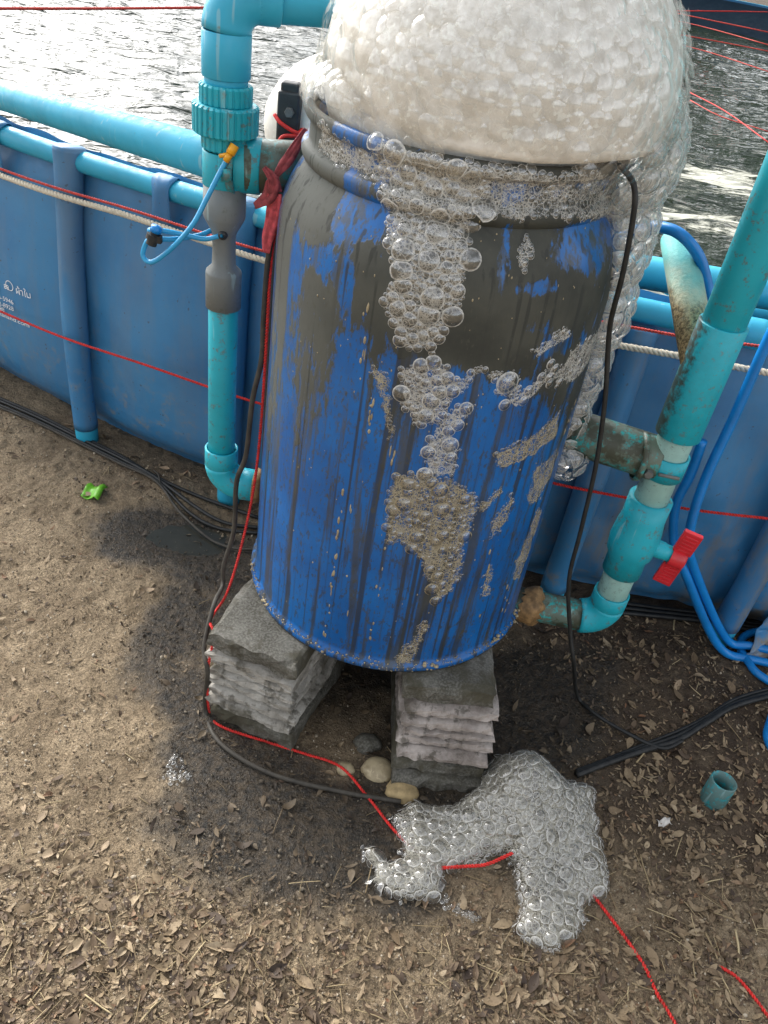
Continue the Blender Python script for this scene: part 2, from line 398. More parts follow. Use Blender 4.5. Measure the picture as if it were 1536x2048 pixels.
M['film_cap'] = film_mat('foam_cap_film', lin(243, 240, 232), 0.10, milk=0.05, refl=0.10, fres=0.3, gr=0.06)

def froth_net_mat(name, c0, c1, dense):
    m = Mat(name); t = m.t; t.nodes.remove(m.p); out = t.nodes['Material Output']
    l1 = m.rng(m.voro(105, feature='DISTANCE_TO_EDGE'), 0.02, 0.10, 1, 0); l2 = m.rng(m.voro(250, feature='DISTANCE_TO_EDGE'), 0.03, 0.16, 1, 0)
    pt = m.noise(38, 4, .6); dn = m.rng(pt, .50, .66, 0, dense)
    a = m.math('MAXIMUM', m.math('MULTIPLY', l1, .75), m.math('MULTIPLY', l2, m.rng(pt, .40, .55, .15, .9))); a = m.math('MAXIMUM', a, dn)
    a = m.math('MULTIPLY', a, m.rng(m.math('ADD', m.attr('fade'), m.math('MULTIPLY', m.math('SUBTRACT', m.noise(90, 4), .5), 1.2)), .2, .5))
    c = m.mix(m.noise(24, 3), c0, c1); df = m.n('BsdfDiffuse'); tl = m.n('BsdfTranslucent'); m.l(c, df.inputs[0]); m.l(c, tl.inputs[0]); mm = m.n('MixShader'); mm.inputs[0].default_value = .35; m.l(df.outputs[0], mm.inputs[1]); m.l(tl.outputs[0], mm.inputs[2])
    tr = m.n('BsdfTransparent'); o = m.n('MixShader'); m.l(a, o.inputs[0]); m.l(tr.outputs[0], o.inputs[1]); m.l(mm.outputs[0], o.inputs[2]); m.l(o.outputs[0], out.inputs['Surface']); return m.m
M['net_white'] = froth_net_mat('white_froth_net', lin(214, 210, 200), lin(236, 234, 226), .55)
M['net_heap'] = froth_net_mat('heap_froth_net', lin(184, 179, 162), lin(212, 209, 198), .35)
M['net_tan'] = froth_net_mat('tan_froth_net', lin(188, 172, 138), lin(220, 210, 184), .6)

# ================================================================== GROUND
Gp = lambda x, y, z=0.0: on_z(x, y, z)[:2]
WET = [(Gp(x, y), rx, ry, s) for x, y, rx, ry, s in (
    (330, 1075, .20, .13, 1.0), (430, 1120, .16, .14, 1.0), (250, 1090, .10, .08, .7), (360, 1250, .10, .16, .85), (700, 1200, .40, .36, 1.0),
    (380, 1390, .10, .10, .7), (500, 1560, .18, .10, .95), (640, 1640, .20, .10, .95), (700, 1720, .15, .09, .8), (430, 1700, .10, .08, .45), (560, 1760, .12, .07, .5),
    (1080, 1400, .17, .20, 1.0), (880, 1600, .2, .14, 1.0), (1100, 1720, .13, .12, .7), (820, 1780, .12, .08, .6), (960, 1500, .25, .2, 1.0), (1190, 1330, .10, .12, .5), (420, 1480, .12, .14, .8), (600, 1700, .26, .14, .75), (330, 1330, .10, .14, .55), (480, 1640, .2, .12, .7))]
def wet_at(x, y):
    v = np.zeros_like(x)
    wx = x + 0.05 * (fbm(x * 9, y * 9, 3) - .5); wy = y + 0.05 * (fbm(x * 9 + 40, y * 9, 3) - .5)
    for (c, rx, ry, s) in WET:
        d = np.sqrt(((wx - c[0]) / rx)**2 + ((wy - c[1]) / ry)**2); v = np.maximum(v, s * (1 - sstep(0.25, 1.45, d)))
    return np.clip(v + 0.25 * (fbm(x * 25, y * 25, 3) - .5) * sstep(0, .2, v), 0, 1)
def mulch_at(x, y):
    m = sstep(0.30, 0.62, x + 0.25 * (y + .3)) * sstep(-0.62, -0.35, y + 0.1 * (fbm(x * 8, y * 8, 3) - .5))
    m = np.maximum(m, 0.8 * sstep(.28, .5, y + .14 * x) * sstep(-1.6, -.2, x))
    return np.clip(m + .35 * (fbm(x * 6 + 5, y * 6, 3) - .55) * sstep(-.75, -.5, -np.abs(y + .3)), 0, 1)
def gh(x, y):
    x = np.asarray(x, float); y = np.asarray(y, float)
    near = np.exp(-((x / 6)**2 + (y / 6)**2))
    h = 0.030 * (fbm(x * 2.2, y * 2.2, 3) - .5) + 0.012 * (fbm(x * 9 + 3, y * 9, 3) - .5)
    flat = 1 - 0.85 * np.exp(-(((x - .0) / .42)**2 + ((y + .08) / .40)**2)**2)
    c = Gp(375, 1075); pud = np.exp(-(((x - c[0]) / .16)**2 + ((y - c[1]) / .09)**2)**2)
    h = h * flat * (1 - .9 * pud) - 0.012 * pud
    h = h + 0.006 * (fbm(x * 42, y * 42, 3) - .5) * (1 - .85 * pud) * near
    return h * near
def gz(p, lift=0.0): return np.array([p[0], p[1], float(gh(np.array([p[0]]), np.array([p[1]]))[0]) + lift])
def on_g(px, py, lift=0.0): return gz(Gp(px, py), lift)
def axis_pts(a, b, step, far):
    mid = np.arange(a, b, step); out = []; d = step * 3; x = b
    while x < far: out.append(x); x += d; d *= 1.5
    out.append(far); lo = []; d = step * 3; x = a - step * 2
    while x > -far: lo.append(x); x -= d; d *= 1.5
    lo.append(-far); return np.array(sorted(lo) + list(mid) + out)
gx = axis_pts(-1.75, 1.55, 0.0075, 400); gy = axis_pts(-1.0, 1.0, 0.0075, 400)
X, Y = np.meshgrid(gx, gy); nx, ny = len(gx), len(gy)
Z = gh(X, Y); Zfine = Z + (0.007 * (vnoise(X * 95, Y * 95) - .5) + .004 * (vnoise(X * 60 + 9, Y * 60) - .5)) * (1 - .5 * wet_at(X, Y)) * (np.abs(X) < 3) * (np.abs(Y) < 3)
idx = np.arange(nx * ny).reshape(ny, nx)
faces = np.stack([idx[:-1, :-1], idx[:-1, 1:], idx[1:, 1:], idx[1:, :-1]], -1).reshape(-1, 4)
ground = obj('ground', (np.stack([X, Y, Zfine], -1).reshape(-1, 3), faces), M['ground'], None, True,
             {'wet': wet_at(X, Y).ravel(), 'mulch': mulch_at(X, Y).ravel()})
tag(ground, kind='structure')

# --- puddle of grey mud water left of the drum
pcx, pcy = Gp(385, 1078); th_ = np.linspace(0, 2 * math.pi, 72, endpoint=False); Vp = [(pcx, pcy, 0)]; Fp = []
pr = 1 + .35 * (fbm(np.cos(th_) * 2.2 + 5, np.sin(th_) * 2.2 + 5, 3) - .5) * 2
for k_, q in enumerate((.5, .8, 1.0)): Vp += [(pcx + .125 * q * r_ * math.cos(t_), pcy + .072 * q * r_ * math.sin(t_), 0) for t_, r_ in zip(th_, pr)]
Vp = np.array(Vp); Vp[:, 2] = float(np.median(gh(Vp[:73, 0], Vp[:73, 1]))) + .0035
Fp = [(0, 1 + j, 1 + (j + 1) % 72) for j in range(72)] + [(1 + k_ * 72 + j, 73 + k_ * 72 + j, 73 + k_ * 72 + (j + 1) % 72, 1 + k_ * 72 + (j + 1) % 72) for k_ in range(2) for j in range(72)]
mp_ = Mat('mud_water', .22); mp_.color(mp_.mix(mp_.noise(30, 5, .6), lin(44, 44, 38), lin(66, 65, 57))); mp_.bump(mp_.noise(60, 4), .15, .003); M['mud_water'] = mp_.m
tag(obj('puddle', (Vp, Fp), M['mud_water']), kind='structure')
# --- leaves, straw and grit lying on the ground
def leaf_geo(L, Wd, curl, fold, seed):
    r = random.Random(seed); n = 5; V = []; Fc = []
    for i in range(n + 1):
        t = i / n; wd = Wd * (math.sin(math.pi * min(max(t, .03), .985)**0.85)) * (1 + .15 * (r.random() - .5)) * .5
        z = curl * (t - .5)**2 * L * 4; x = (t - .5) * L
        V += [(x, -wd, z + fold * wd), (x, 0, z), (x, wd, z + fold * wd * (0.6 + .8 * r.random()))]
    for i in range(n):
        a = 3 * i; Fc += [(a, a + 3, a + 4, a + 1), (a + 1, a + 4, a + 5, a + 2)]
    return np.array(V), Fc
LEAFS = [leaf_geo(1, random.uniform(.22, .6), random.uniform(-.35, .5), random.uniform(-.5, .9), k) for k in range(20)]
def scatter_area(n, dens):
    out = []
    while len(out) < n:
        px = RNG.uniform(-40, 1576, 4000); py = RNG.uniform(800, 2090, 4000); keep = []
        for a, b in zip(px, py):
            p = Gp(a, b)
            if not (-1.7 < p[0] < 1.5 and -.98 < p[1] < .75): continue
            if math.hypot(p[0] - TC[0], p[1] - TC[1]) < TR + .01: continue
            keep.append((p[0], p[1], a, b))
        K = np.array(keep); d = dens(K[:, 0], K[:, 1], K[:, 2], K[:, 3]); out += [tuple(q[:2]) for q in K[RNG.random(len(K)) < d]]
    return np.array(out[:n])
def leaf_density(x, y, px, py):
    cl = sstep(.40, .62, fbm(x * 7, y * 7, 4))
    d = 0.05 + 0.10 * cl + 0.75 * sstep(1560, 1950, py) * (0.25 + .75 * cl)
    d = d + 0.45 * sstep(1150, 1350, px) * sstep(1500, 1700, py) * (.4 + .6 * cl) + .5 * mulch_at(x, y)
    return np.clip(d * (1 - .6 * wet_at(x, y)) + .03, 0, 1)
def place_leaf(v, L, p, rz, tilt, rx):
    q = v * L; c, s = math.cos(rx), math.sin(rx); q = np.stack([q[:, 0], q[:, 1] * c - q[:, 2] * s, q[:, 1] * s + q[:, 2] * c], 1)
    c, s = math.cos(tilt), math.sin(tilt); q = np.stack([q[:, 0] * c - q[:, 2] * s, q[:, 1], q[:, 0] * s + q[:, 2] * c], 1)
    c, s = math.cos(rz), math.sin(rz); q = np.stack([q[:, 0] * c - q[:, 1] * s, q[:, 0] * s + q[:, 1] * c, q[:, 2]], 1); return q + p
def bulk(name, pts, shapes, sizes, mat, tilt=.25, lift=.002, label=None):
    z = gh(pts[:, 0], pts[:, 1]); w_ = wet_at(pts[:, 0], pts[:, 1]); V = []; Fc = []; R_ = []; Wt = []; n = 0
    for i, (x, y) in enumerate(pts):
        v, f = shapes[random.randrange(len(shapes))]
        q = place_leaf(v, sizes[i], np.array([x, y, z[i] + lift + random.random() * .003]), random.uniform(0, 6.28), random.gauss(0, tilt), random.gauss(0, tilt))
        V.append(q); Fc += [tuple(k + n for k in a) for a in f]; n += len(v); R_.append(np.full(len(v), random.random())); Wt.append(np.full(len(v), w_[i]))
    o = obj(name, (np.concatenate(V), Fc), mat, None, True, {'rnd': np.concatenate(R_), 'wet': np.concatenate(Wt)}); return o
NL = 15000
lp = scatter_area(NL, leaf_density); ls = np.clip(RNG.lognormal(math.log(.0088), .60, NL), .0035, .042)
o = bulk('leaf_litter', lp[300:], LEAFS, ls[300:], M['leaf']); tag(o, 'small dry brown leaves and leaf bits strewn over the soil', 'leaves', kind='stuff')
big = []
for k in range(24):
    v, f = LEAFS[k % len(LEAFS)]; v = v * np.array([1, 1, .6]); me = mk_mesh('fallen_leaf', v, f, True, {'rnd': np.full(len(v), (k * .37) % 1), 'wet': np.full(len(v), 0.0 if k < 18 else .7)}); me.materials.append(M['leaf']); big.append(me)
zz = gh(lp[:300, 0], lp[:300, 1]); ww = wet_at(lp[:300, 0], lp[:300, 1])
for i in range(300):
    me = big[random.randrange(18)] if ww[i] < .4 else big[18 + random.randrange(6)]
    q = bpy.data.objects.new('fallen_leaf', me); link(q, ground); s = random.uniform(.020, .042)
    q.location = (lp[i, 0], lp[i, 1], zz[i] + .004); q.scale = (s, s, s); q.rotation_euler = (random.gauss(0, .2), random.gauss(0, .2), random.uniform(0, 6.28))
STRAW = []
for k in range(6):
    b = random.uniform(-.05, .05); g = tube([(-.5, 0, 0), (-.2, b * .6, .01), (.15, b, .015), (.5, 0, 0)], random.uniform(.018, .04), 4, 2); STRAW.append((np.array(g[0]), g[1]))
NS = 700
sp = scatter_area(NS, lambda x, y, px, py: np.clip(.15 + .6 * sstep(1550, 1900, py) + .35 * sstep(1200, 1400, px), 0, 1) * (1 - .5 * wet_at(x, y)))
o = bulk('straw_litter', sp[120:], STRAW, np.clip(RNG.lognormal(math.log(.020), .5, NS), .008, .06)[120:], M['straw'], .06, .004); tag(o, 'thin straw stalks and grass bits scattered over the soil', 'straw', kind='stuff')
sms = []
for k in range(10):
    v, f = STRAW[k % 6]; me = mk_mesh('straw_stalk', v, f, True, {'rnd': np.full(len(v), k / 10), 'wet': np.zeros(len(v))}); me.materials.append(M['straw']); sms.append(me)
zz = gh(sp[:120, 0], sp[:120, 1])
for i in range(120):
    q = bpy.data.objects.new('straw_stalk', sms[i % 10]); link(q, ground); s = random.uniform(.03, .065)
    q.location = (sp[i, 0], sp[i, 1], zz[i] + .006); q.scale = (s, s * .6, s * .6); q.rotation_euler = (0, random.gauss(0, .05), random.uniform(0, 6.28))
ICO = None
import bmesh
def ico(sub):
    bm = bmesh.new(); bmesh.ops.create_icosphere(bm, subdivisions=sub, radius=1.0); bm.verts.ensure_lookup_table()
    v = np.array([q.co[:] for q in bm.verts]); f = [tuple(a.index for a in q.verts) for q in bm.faces]; bm.free(); return v, f
ICO1 = ico(1)
PEB = [(ICO1[0] * np.array([1, .8, .6]) * (1 + .3 * (np.random.default_rng(k).random((len(ICO1[0]), 1)) - .5)), ICO1[1]) for k in range(5)]
NG = 14000
gp = scatter_area(NG, lambda x, y, px, py: np.clip(.35 + .5 * (1 - mulch_at(x, y)), 0, 1))
o = bulk('gravel', gp, PEB, np.clip(RNG.lognormal(math.log(.0017), .45, NG), .0008, .006), M['grit'], 1.0, .0005); tag(o, 'fine sand grains and grit on the soil', 'grit', kind='stuff')

# ================================================================== TANK, WATER
def tpos(phi, R, z): return np.array([TC[0] + R * math.sin(phi), TC[1] - R * math.cos(phi), z])
def tphi(x): return math.asin((x - TC[0]) / TR)
def phi_of(p): return math.atan2(p[0] - TC[0], -(p[1] - TC[1]))
tank = empty('round_tank')
tag(tank, 'large round blue tarpaulin fish tank framed by cyan pipes behind the drum', 'fish tank')
POSTX = [-1.95, -1.46, -.965, -.475, .005, .467, .93, 1.45, 1.95]
POSTS = [tphi(x) for x in POSTX]
ph = np.concatenate([np.linspace(-math.pi, -.66, 60), np.linspace(-.65, .35, 420), np.linspace(.36, math.pi, 60)[:-1]])
zs = np.array([.0, .012, .03, .06, .1, .15, .2, .25, .3, .35, .4, .45, .5, .55, .6, .65, .7, .74, .78, .81, .825])
PH, ZS = np.meshgrid(ph, zs)
dp = np.min(np.abs(PH[..., None] - np.array(POSTS)), -1) * TR
right = sstep(-.15, -.09, PH)
bul = 0.045 * np.sin(np.pi * np.clip(ZS / .80, 0, 1))**.8 * (.35 + .65 * sstep(.0, .22, dp)) - .055 * sstep(.10, .0, ZS) - .02 * sstep(.7, .82, ZS)
bul = bul + .028 * (fbm(PH * 9 + 2, ZS * 2.2 + PH * 6, 3) - .5) + .05 * right * (fbm(PH * 70 + ZS * 9, ZS * 1.2, 2) - .5) * sstep(.85, .3, ZS)
rr = TR + bul
V = np.stack([TC[0] + rr * np.sin(PH), TC[1] - rr * np.cos(PH), ZS + .0 * PH], -1).reshape(-1, 3)
nz_, np_ = ZS.shape; idx = np.arange(nz_ * np_).reshape(nz_, np_); idn = np.roll(idx, -1, 1)
faces = np.stack([idx[:-1], idn[:-1], idn[1:], idx[1:]], -1).reshape(-1, 4)
dirt = (.18 + .9 * right * sstep(.6, .1, ZS) * sstep(.35, .6, fbm(PH * 30, ZS * 3, 3)) + .5 * sstep(-.06, .0, PH) * sstep(.5, .2, ZS)).ravel()
obj('wall_sheet', (V, faces), M['tarp'], tank, True, {'dirt': dirt})
# liner turned over inside the rail
zs2 = np.array([.30, .5, .7, .80, .83, .842]); PH2, Z2 = np.meshgrid(ph, zs2); top = sstep(.78, .842, Z2)
R2 = TR - .05 + .012 * (fbm(PH2 * 60, Z2 * 3, 3) - .5) - .01 * top; Zl = Z2 + top * .022 * (fbm(PH2 * 45 + 7, Z2 * 0, 3) - .5)
V = np.stack([TC[0] + R2 * np.sin(PH2), TC[1] - R2 * np.cos(PH2), Zl], -1).reshape(-1, 3)
idx = np.arange(Z2.size).reshape(Z2.shape); idn = np.roll(idx, -1, 1); faces = np.stack([idx[:-1], idn[:-1], idn[1:], idx[1:]], -1).reshape(-1, 4)
obj('inner_liner', (V, faces), M['liner'], tank)
PH3, Z3 = np.meshgrid(ph, np.array([.79, .815, .835, .852])); t3 = sstep(.8, .852, Z3); R3 = TR - .034 - .012 * t3 + .012 * (fbm(PH3 * 60, Z3 * 3, 3) - .5); Zc = Z3 + t3 * .03 * (fbm(PH3 * 38 + 7, Z3 * 0, 3) - .4)
V = np.stack([TC[0] + R3 * np.sin(PH3), TC[1] - R3 * np.cos(PH3), Zc], -1).reshape(-1, 3)
idx = np.arange(Z3.size).reshape(Z3.shape); idn = np.roll(idx, -1, 1); faces = np.stack([idx[:-1], idn[:-1], idn[1:], idx[1:]], -1).reshape(-1, 4)
obj('collar', (V, faces), M['tarp'], tank, True, {'dirt': np.full(len(V), .1)})
# rail
RZ = .835
obj('top_rail', tube([tpos(a, TR + .004, RZ) for a in np.concatenate([np.linspace(-math.pi, -.66, 40), np.linspace(-.65, .35, 120), np.linspace(.36, math.pi, 40)])], .0265, 16, 0), M['pvc_clean'], tank)
for i, (x, a) in enumerate(zip(POSTX, POSTS)):
    lean = .035 if x > .3 else .0
    C0 = tpos(a, TR + .052, .05); C1 = tpos(a, TR + .012, .80)
    P = [C0, tpos(a, TR + .056, .2), tpos(a, TR + .052, .42), tpos(a, TR + .036, .65), tpos(a, TR + .02, .80 if x < .3 else .76), tpos(a, TR + .012, .866 if x < .3 else .80)]
    s = obj('post_sleeve', tube(P, .034, 20, 6, True, [.036, .034, .036, .034, .037, .041]), M['tarp'], tank, True)
    a_ = s.data.attributes.new('dirt', 'FLOAT', 'POINT'); a_.data.foreach_set('value', np.full(len(s.data.vertices), (1.0 if x > .8 else .5) if x > .3 else .3, dtype=np.float32))
    obj('post_foot', pipe(C0 + np.array([0, 0, -.075]), C0 + np.array([0, 0, .03]), .0335, .004, 28), M['pvc_clean'], s)
def strap(a, wd, drop):
    V = []; Fc = []; n = 14; cols = 5
    prof = [(TR - .035, RZ + .012)] + [(TR + .004 + .031 * math.cos(t), RZ + .031 * math.sin(t)) for t in np.linspace(math.pi * .75, -.1, 9)] + [(TR + .034, RZ - .04), (TR + .032, RZ - drop * .7), (TR + .036, RZ - drop)]
    for j in range(cols):
        aa = a + (j / (cols - 1) - .5) * wd / TR
        for k, (r, z) in enumerate(prof): V.append(tpos(aa + .0006 * math.sin(k * .9 + j), r + .003 * math.sin(j * 2.1 + k * .5), z))
    m = len(prof)
    for j in range(cols - 1):
        for k in range(m - 1): Fc.append((j * m + k, (j + 1) * m + k, (j + 1) * m + k + 1, j * m + k + 1))
    o = obj('rail_strap', (V, Fc), M['tarp'], tank); mo = o.modifiers.new('thick', 'SOLIDIFY'); mo.thickness = .002
    a_ = o.data.attributes.new('dirt', 'FLOAT', 'POINT'); a_.data.foreach_set('value', np.full(len(o.data.vertices), .1, dtype=np.float32))
for px, wd, dr in ((322, .055, .09), (-12, .06, .10), (-330, .055, .09)):
    strap(phi_of(on_tank(px, 372 if px > 100 else 300, TR + .03)), wd, dr)
for x in (.30, .62, 1.2, 1.68): strap(tphi(x), .055, .07)
obj('rail_coupling', tube([tpos(tphi(.66) + k * .004, TR + .004, RZ) for k in range(4)], .034, 18, 0), M['pvc_clean'], tank)
# printed lettering on the tarpaulin
def text_mesh(body, size):
    c = bpy.data.curves.new('t', 'FONT'); c.body = body; c.size = size; o = bpy.data.objects.new('t', c); link(o)
    dg = bpy.context.evaluated_depsgraph_get(); me = o.evaluated_get(dg).to_mesh()
    v = np.array([q.co[:] for q in me.vertices]) if len(me.vertices) else np.zeros((0, 3)); f = [tuple(p.vertices) for p in me.polygons]
    bpy.data.objects.remove(o); return v, f
def ring_geo(r, wd, n=36):
    V = []; Fc = []
    for k in range(n):
        t = 2 * math.pi * k / n; V += [(r * math.cos(t), r * math.sin(t), 0), ((r - wd) * math.cos(t), (r - wd) * math.sin(t), 0)]
    for k in range(n): a = 2 * k; b = (2 * k + 2) % (2 * n); Fc.append((a, b, b + 1, a + 1))
    return np.array(V), Fc
def wall_R(phi, z):
    j = np.searchsorted(ph, phi); k = np.searchsorted(zs, z); return float(rr[min(k, len(zs) - 1), min(j, len(ph) - 1)])
def print_on(geo, anchor_px, dx=0.0, dz=0.0, sx=1.0):
    p = on_tank(*anchor_px, TR + .045); a0 = phi_of(p); z0 = p[2]; v, f = geo
    if not len(v): return
    V = []
    for x, y, _ in v:
        a = a0 + (x * sx + dx) / TR; z = z0 + y + dz; V.append(tpos(a, wall_R(a, z) + .0045, z))
    obj('printed_text', (V, f), M['print'], tank, False)
LW = 1.0
print_on(text_mesh('พย์', .030), (-12, 574))
print_on(text_mesh('88', .0215), (13, 575))
print_on(ring_geo(.0155, .0022), (23, 570))
print_on(text_mesh('ผ้าใบ', .030), (36, 585))
print_on(text_mesh('295-5946', .0195), (-7, 590), 0, 0, 1.12)
print_on(text_mesh('742-8928', .0195), (-6, 603), 0, 0, 1.12)
print_on(text_mesh('us88', .0195), (-3, 614), 0, 0, 1.1)
print_on(text_mesh('thailand.com', .0195), (-1, 625), 0, 0, 1.36)
# water
WZ = .52
n = 330; gr = np.linspace(-TR + .04, TR - .04, n); XW, YW = np.meshgrid(gr, gr); rr_ = np.hypot(XW, YW)
s_ = np.clip((TR - .045) / np.maximum(rr_, 1e-6), 0, 1); XW, YW = XW * np.minimum(s_, 1), YW * np.minimum(s_, 1); WX, WY = XW + TC[0], YW + TC[1]
ZW = WZ + .045 * (fbm(WX * 2.2, WY * 3.6, 2) - .5) + .030 * (fbm(WX * 6, WY * 9, 2) - .5)
f1 = Gp(1460, 360, WZ); f2 = Gp(1420, 440, WZ); f3 = Gp(1520, 260, WZ)
fo = np.zeros_like(WX)
for c, rx, ry, s in ((f1, .85, .55, .70), (f2, .7, .4, .66), (f3, .9, .8, .46), (Gp(1500, 75, WZ), 2.4, .8, .42), (Gp(1480, 650, WZ), .5, .3, .55)):
    fo = np.maximum(fo, s * np.exp(-(((WX - c[0]) / rx)**2 + ((WY - c[1]) / ry)**2)))
idx = np.arange(n * n).reshape(n, n); faces = np.stack([idx[:-1, :-1], idx[:-1, 1:], idx[1:, 1:], idx[1:, :-1]], -1).reshape(-1, 4)
tag(obj('water', (np.stack([WX, WY, ZW], -1).reshape(-1, 3), faces), M['water'], None, True, {'foam': fo.ravel()}), kind='structure')

# ================================================================== CONCRETE BLOCK PIERS
def slab(cx, cy, cz, L, D, H, ang, mat, seed, jag=.006, label=None):
    r = np.random.default_rng(seed); nxs, nys, nzs = 15, 21, 4; V = []; Fc = []; vid = {}
    def P(i, j, k):
        if (i, j, k) in vid: return vid[(i, j, k)]
        u = i / nxs - .5; v = j / nys - .5; q = k / nzs - .5
        x, y, z = u * L, v * D, q * H
        ed = max(abs(u), abs(v)) * 2
        nse = float(fbm(np.array([u * 7 + seed]), np.array([v * 9 + q * 3]), 3)[0]) - .5
        rid = abs(q) * 2
        if j in (0, nys): y += (1 if j else -1) * (jag * 2.2 * nse - .005 * rid**3)
        if i in (0, nxs): x += (1 if i else -1) * (jag * 2.2 * nse - .004 * rid**3)
        if k in (0, nzs): z += -(1 if k else -1) * (abs(nse) * .35 * jag + .004 * (ed > .93))
        c, s = math.cos(ang), math.sin(ang); V.append((cx + x * c - y * s, cy + x * s + y * c, cz + z)); vid[(i, j, k)] = len(V) - 1; return vid[(i, j, k)]
    for i in range(nxs):
        for j in range(nys): Fc += [(P(i, j, nzs), P(i + 1, j, nzs), P(i + 1, j + 1, nzs), P(i, j + 1, nzs)), (P(i, j, 0), P(i, j + 1, 0), P(i + 1, j + 1, 0), P(i + 1, j, 0))]
        for k in range(nzs): Fc += [(P(i, 0, k), P(i + 1, 0, k), P(i + 1, 0, k + 1), P(i, 0, k + 1)), (P(i, nys, k), P(i, nys, k + 1), P(i + 1, nys, k + 1), P(i + 1, nys, k))]
    for j in range(nys):
        for k in range(nzs): Fc += [(P(0, j, k), P(0, j, k + 1), P(0, j + 1, k + 1), P(0, j + 1, k)), (P(nxs, j, k), P(nxs, j + 1, k), P(nxs, j + 1, k + 1), P(nxs, j, k + 1))]
    o = obj('concrete_slab', (V, Fc), mat, None, False); return tag(o, label, 'concrete slab', 'slabs stacked under the drum')
ORD = ['bottom', 'second', 'third', 'fourth', 'fifth', 'sixth', 'seventh', 'eighth', 'ninth']
def pier(fl, fr, hs, mats, D, offs, side, seed):
    fl, fr = np.array(fl), np.array(fr); e = fr - fl; L = np.linalg.norm(e); e /= L; nrm = np.array([-e[1], e[0]]); ang = math.atan2(e[1], e[0]); z = -.012
    for k, (h, mt, of) in enumerate(zip(hs, mats, offs)):
        c = (fl + fr) / 2 + nrm * (D / 2) + e * of[0] + nrm * of[1]
        name = 'bottom' if k == 0 else ('topmost' if k == len(hs) - 1 else ORD[k] + ' from the bottom')
        slab(c[0], c[1], z + h / 2, L + of[2], D, h - .002, ang + of[3], M[mt], seed + k, .011, f'{ {"concrete":"grey", "concrete_pink":"pinkish grey", "concrete_dark":"dark damp"}[mt] } rough concrete slab, {name} in the {side} stack under the drum')
        z += h
def joff(k, n_, sd): r = random.Random(sd * 31 + k); return (r.uniform(-.007, .007), r.uniform(-.008, .008), r.uniform(-.004, .008), r.uniform(-.025, .025))
pier((-.338, -.279), (-.148, -.334), (.062, .029, .026, .028, .027, .029, .028, .053), ('concrete_dark', 'concrete', 'concrete', 'concrete', 'concrete', 'concrete', 'concrete', 'concrete_dark'), .42, [joff(k, 8, 3) for k in range(8)], 'left', 10)
pier((.078, -.378), (.268, -.366), (.048, .046, .027, .028, .026, .028, .027, .052), ('concrete_dark', 'concrete_dark', 'concrete_pink', 'concrete_pink', 'concrete_pink', 'concrete_pink', 'concrete_pink', 'concrete_dark'), .46,
     [tuple(np.array(joff(k, 8, 5)) + np.array([-.001 * k, .006 * k, 0, .004 * k])) for k in range(8)], 'right', 40)

# ================================================================== DRUM
ZB, ZL = .270, 1.228
PROF = [(.285, .272), (.306, .270), (.309, .276), (.307, .284), (.299, .290), (.298, .31), (.298, .40), (.297, .5), (.295, .62), (.293, .75), (.2915, .88), (.290, .98), (.289, 1.03),
        (.2865, 1.06), (.281, 1.085), (.272, 1.107), (.262, 1.125), (.254, 1.138), (.251, 1.143)]
NECK = [(.251, 1.143), (.256, 1.148), (.2585, 1.155), (.2585, 1.163), (.255, 1.169), (.249, 1.172), (.248, 1.18), (.248, 1.196), (.249, 1.206), (.256, 1.209), (.2585, 1.214), (.2585, 1.222), (.256, 1.227), (.250, 1.229), (.244, 1.226), (.242, 1.20), (.245, 1.13), (.27, 1.06)]
_pz = np.array([q[1] for q in PROF[4:]] + [q[1] for q in NECK[1:14]]); _pr = np.array([q[0] for q in PROF[4:]] + [q[0] for q in NECK[1:14]])
_o = np.argsort(_pz, kind='stable'); _pz, _pr = _pz[_o], _pr[_o]
def brad(z): return np.interp(z, _pz, _pr)
def on_drum(px, py):
    d = ray(px, py); t = np.linspace(.7, 2.4, 1700); P = CAM + t[:, None] * d; rho = np.hypot(P[:, 0], P[:, 1])
    ins = (rho < brad(P[:, 2])) & (P[:, 2] < ZL) & (P[:, 2] > ZB)
    if ins.any(): q = P[np.argmax(ins)]
    else: q = P[np.argmin(rho + 5 * np.maximum(0, P[:, 2] - ZL) + 5 * np.maximum(0, ZB - P[:, 2]))]
    return math.atan2(q[1], q[0]), float(np.clip(q[2], ZB + .005, ZL))
def bsurf(th, z):
    r = float(brad(z)); dr = (float(brad(z + .004)) - float(brad(z - .004))) / .008; dr = max(-1.2, min(1.2, dr))
    n = np.array([math.cos(th), math.sin(th), -dr]); n /= np.linalg.norm(n); return np.array([r * math.cos(th), r * math.sin(th), z]), n
MUD = []   # (px, py, rx_px, ry_px, strength)
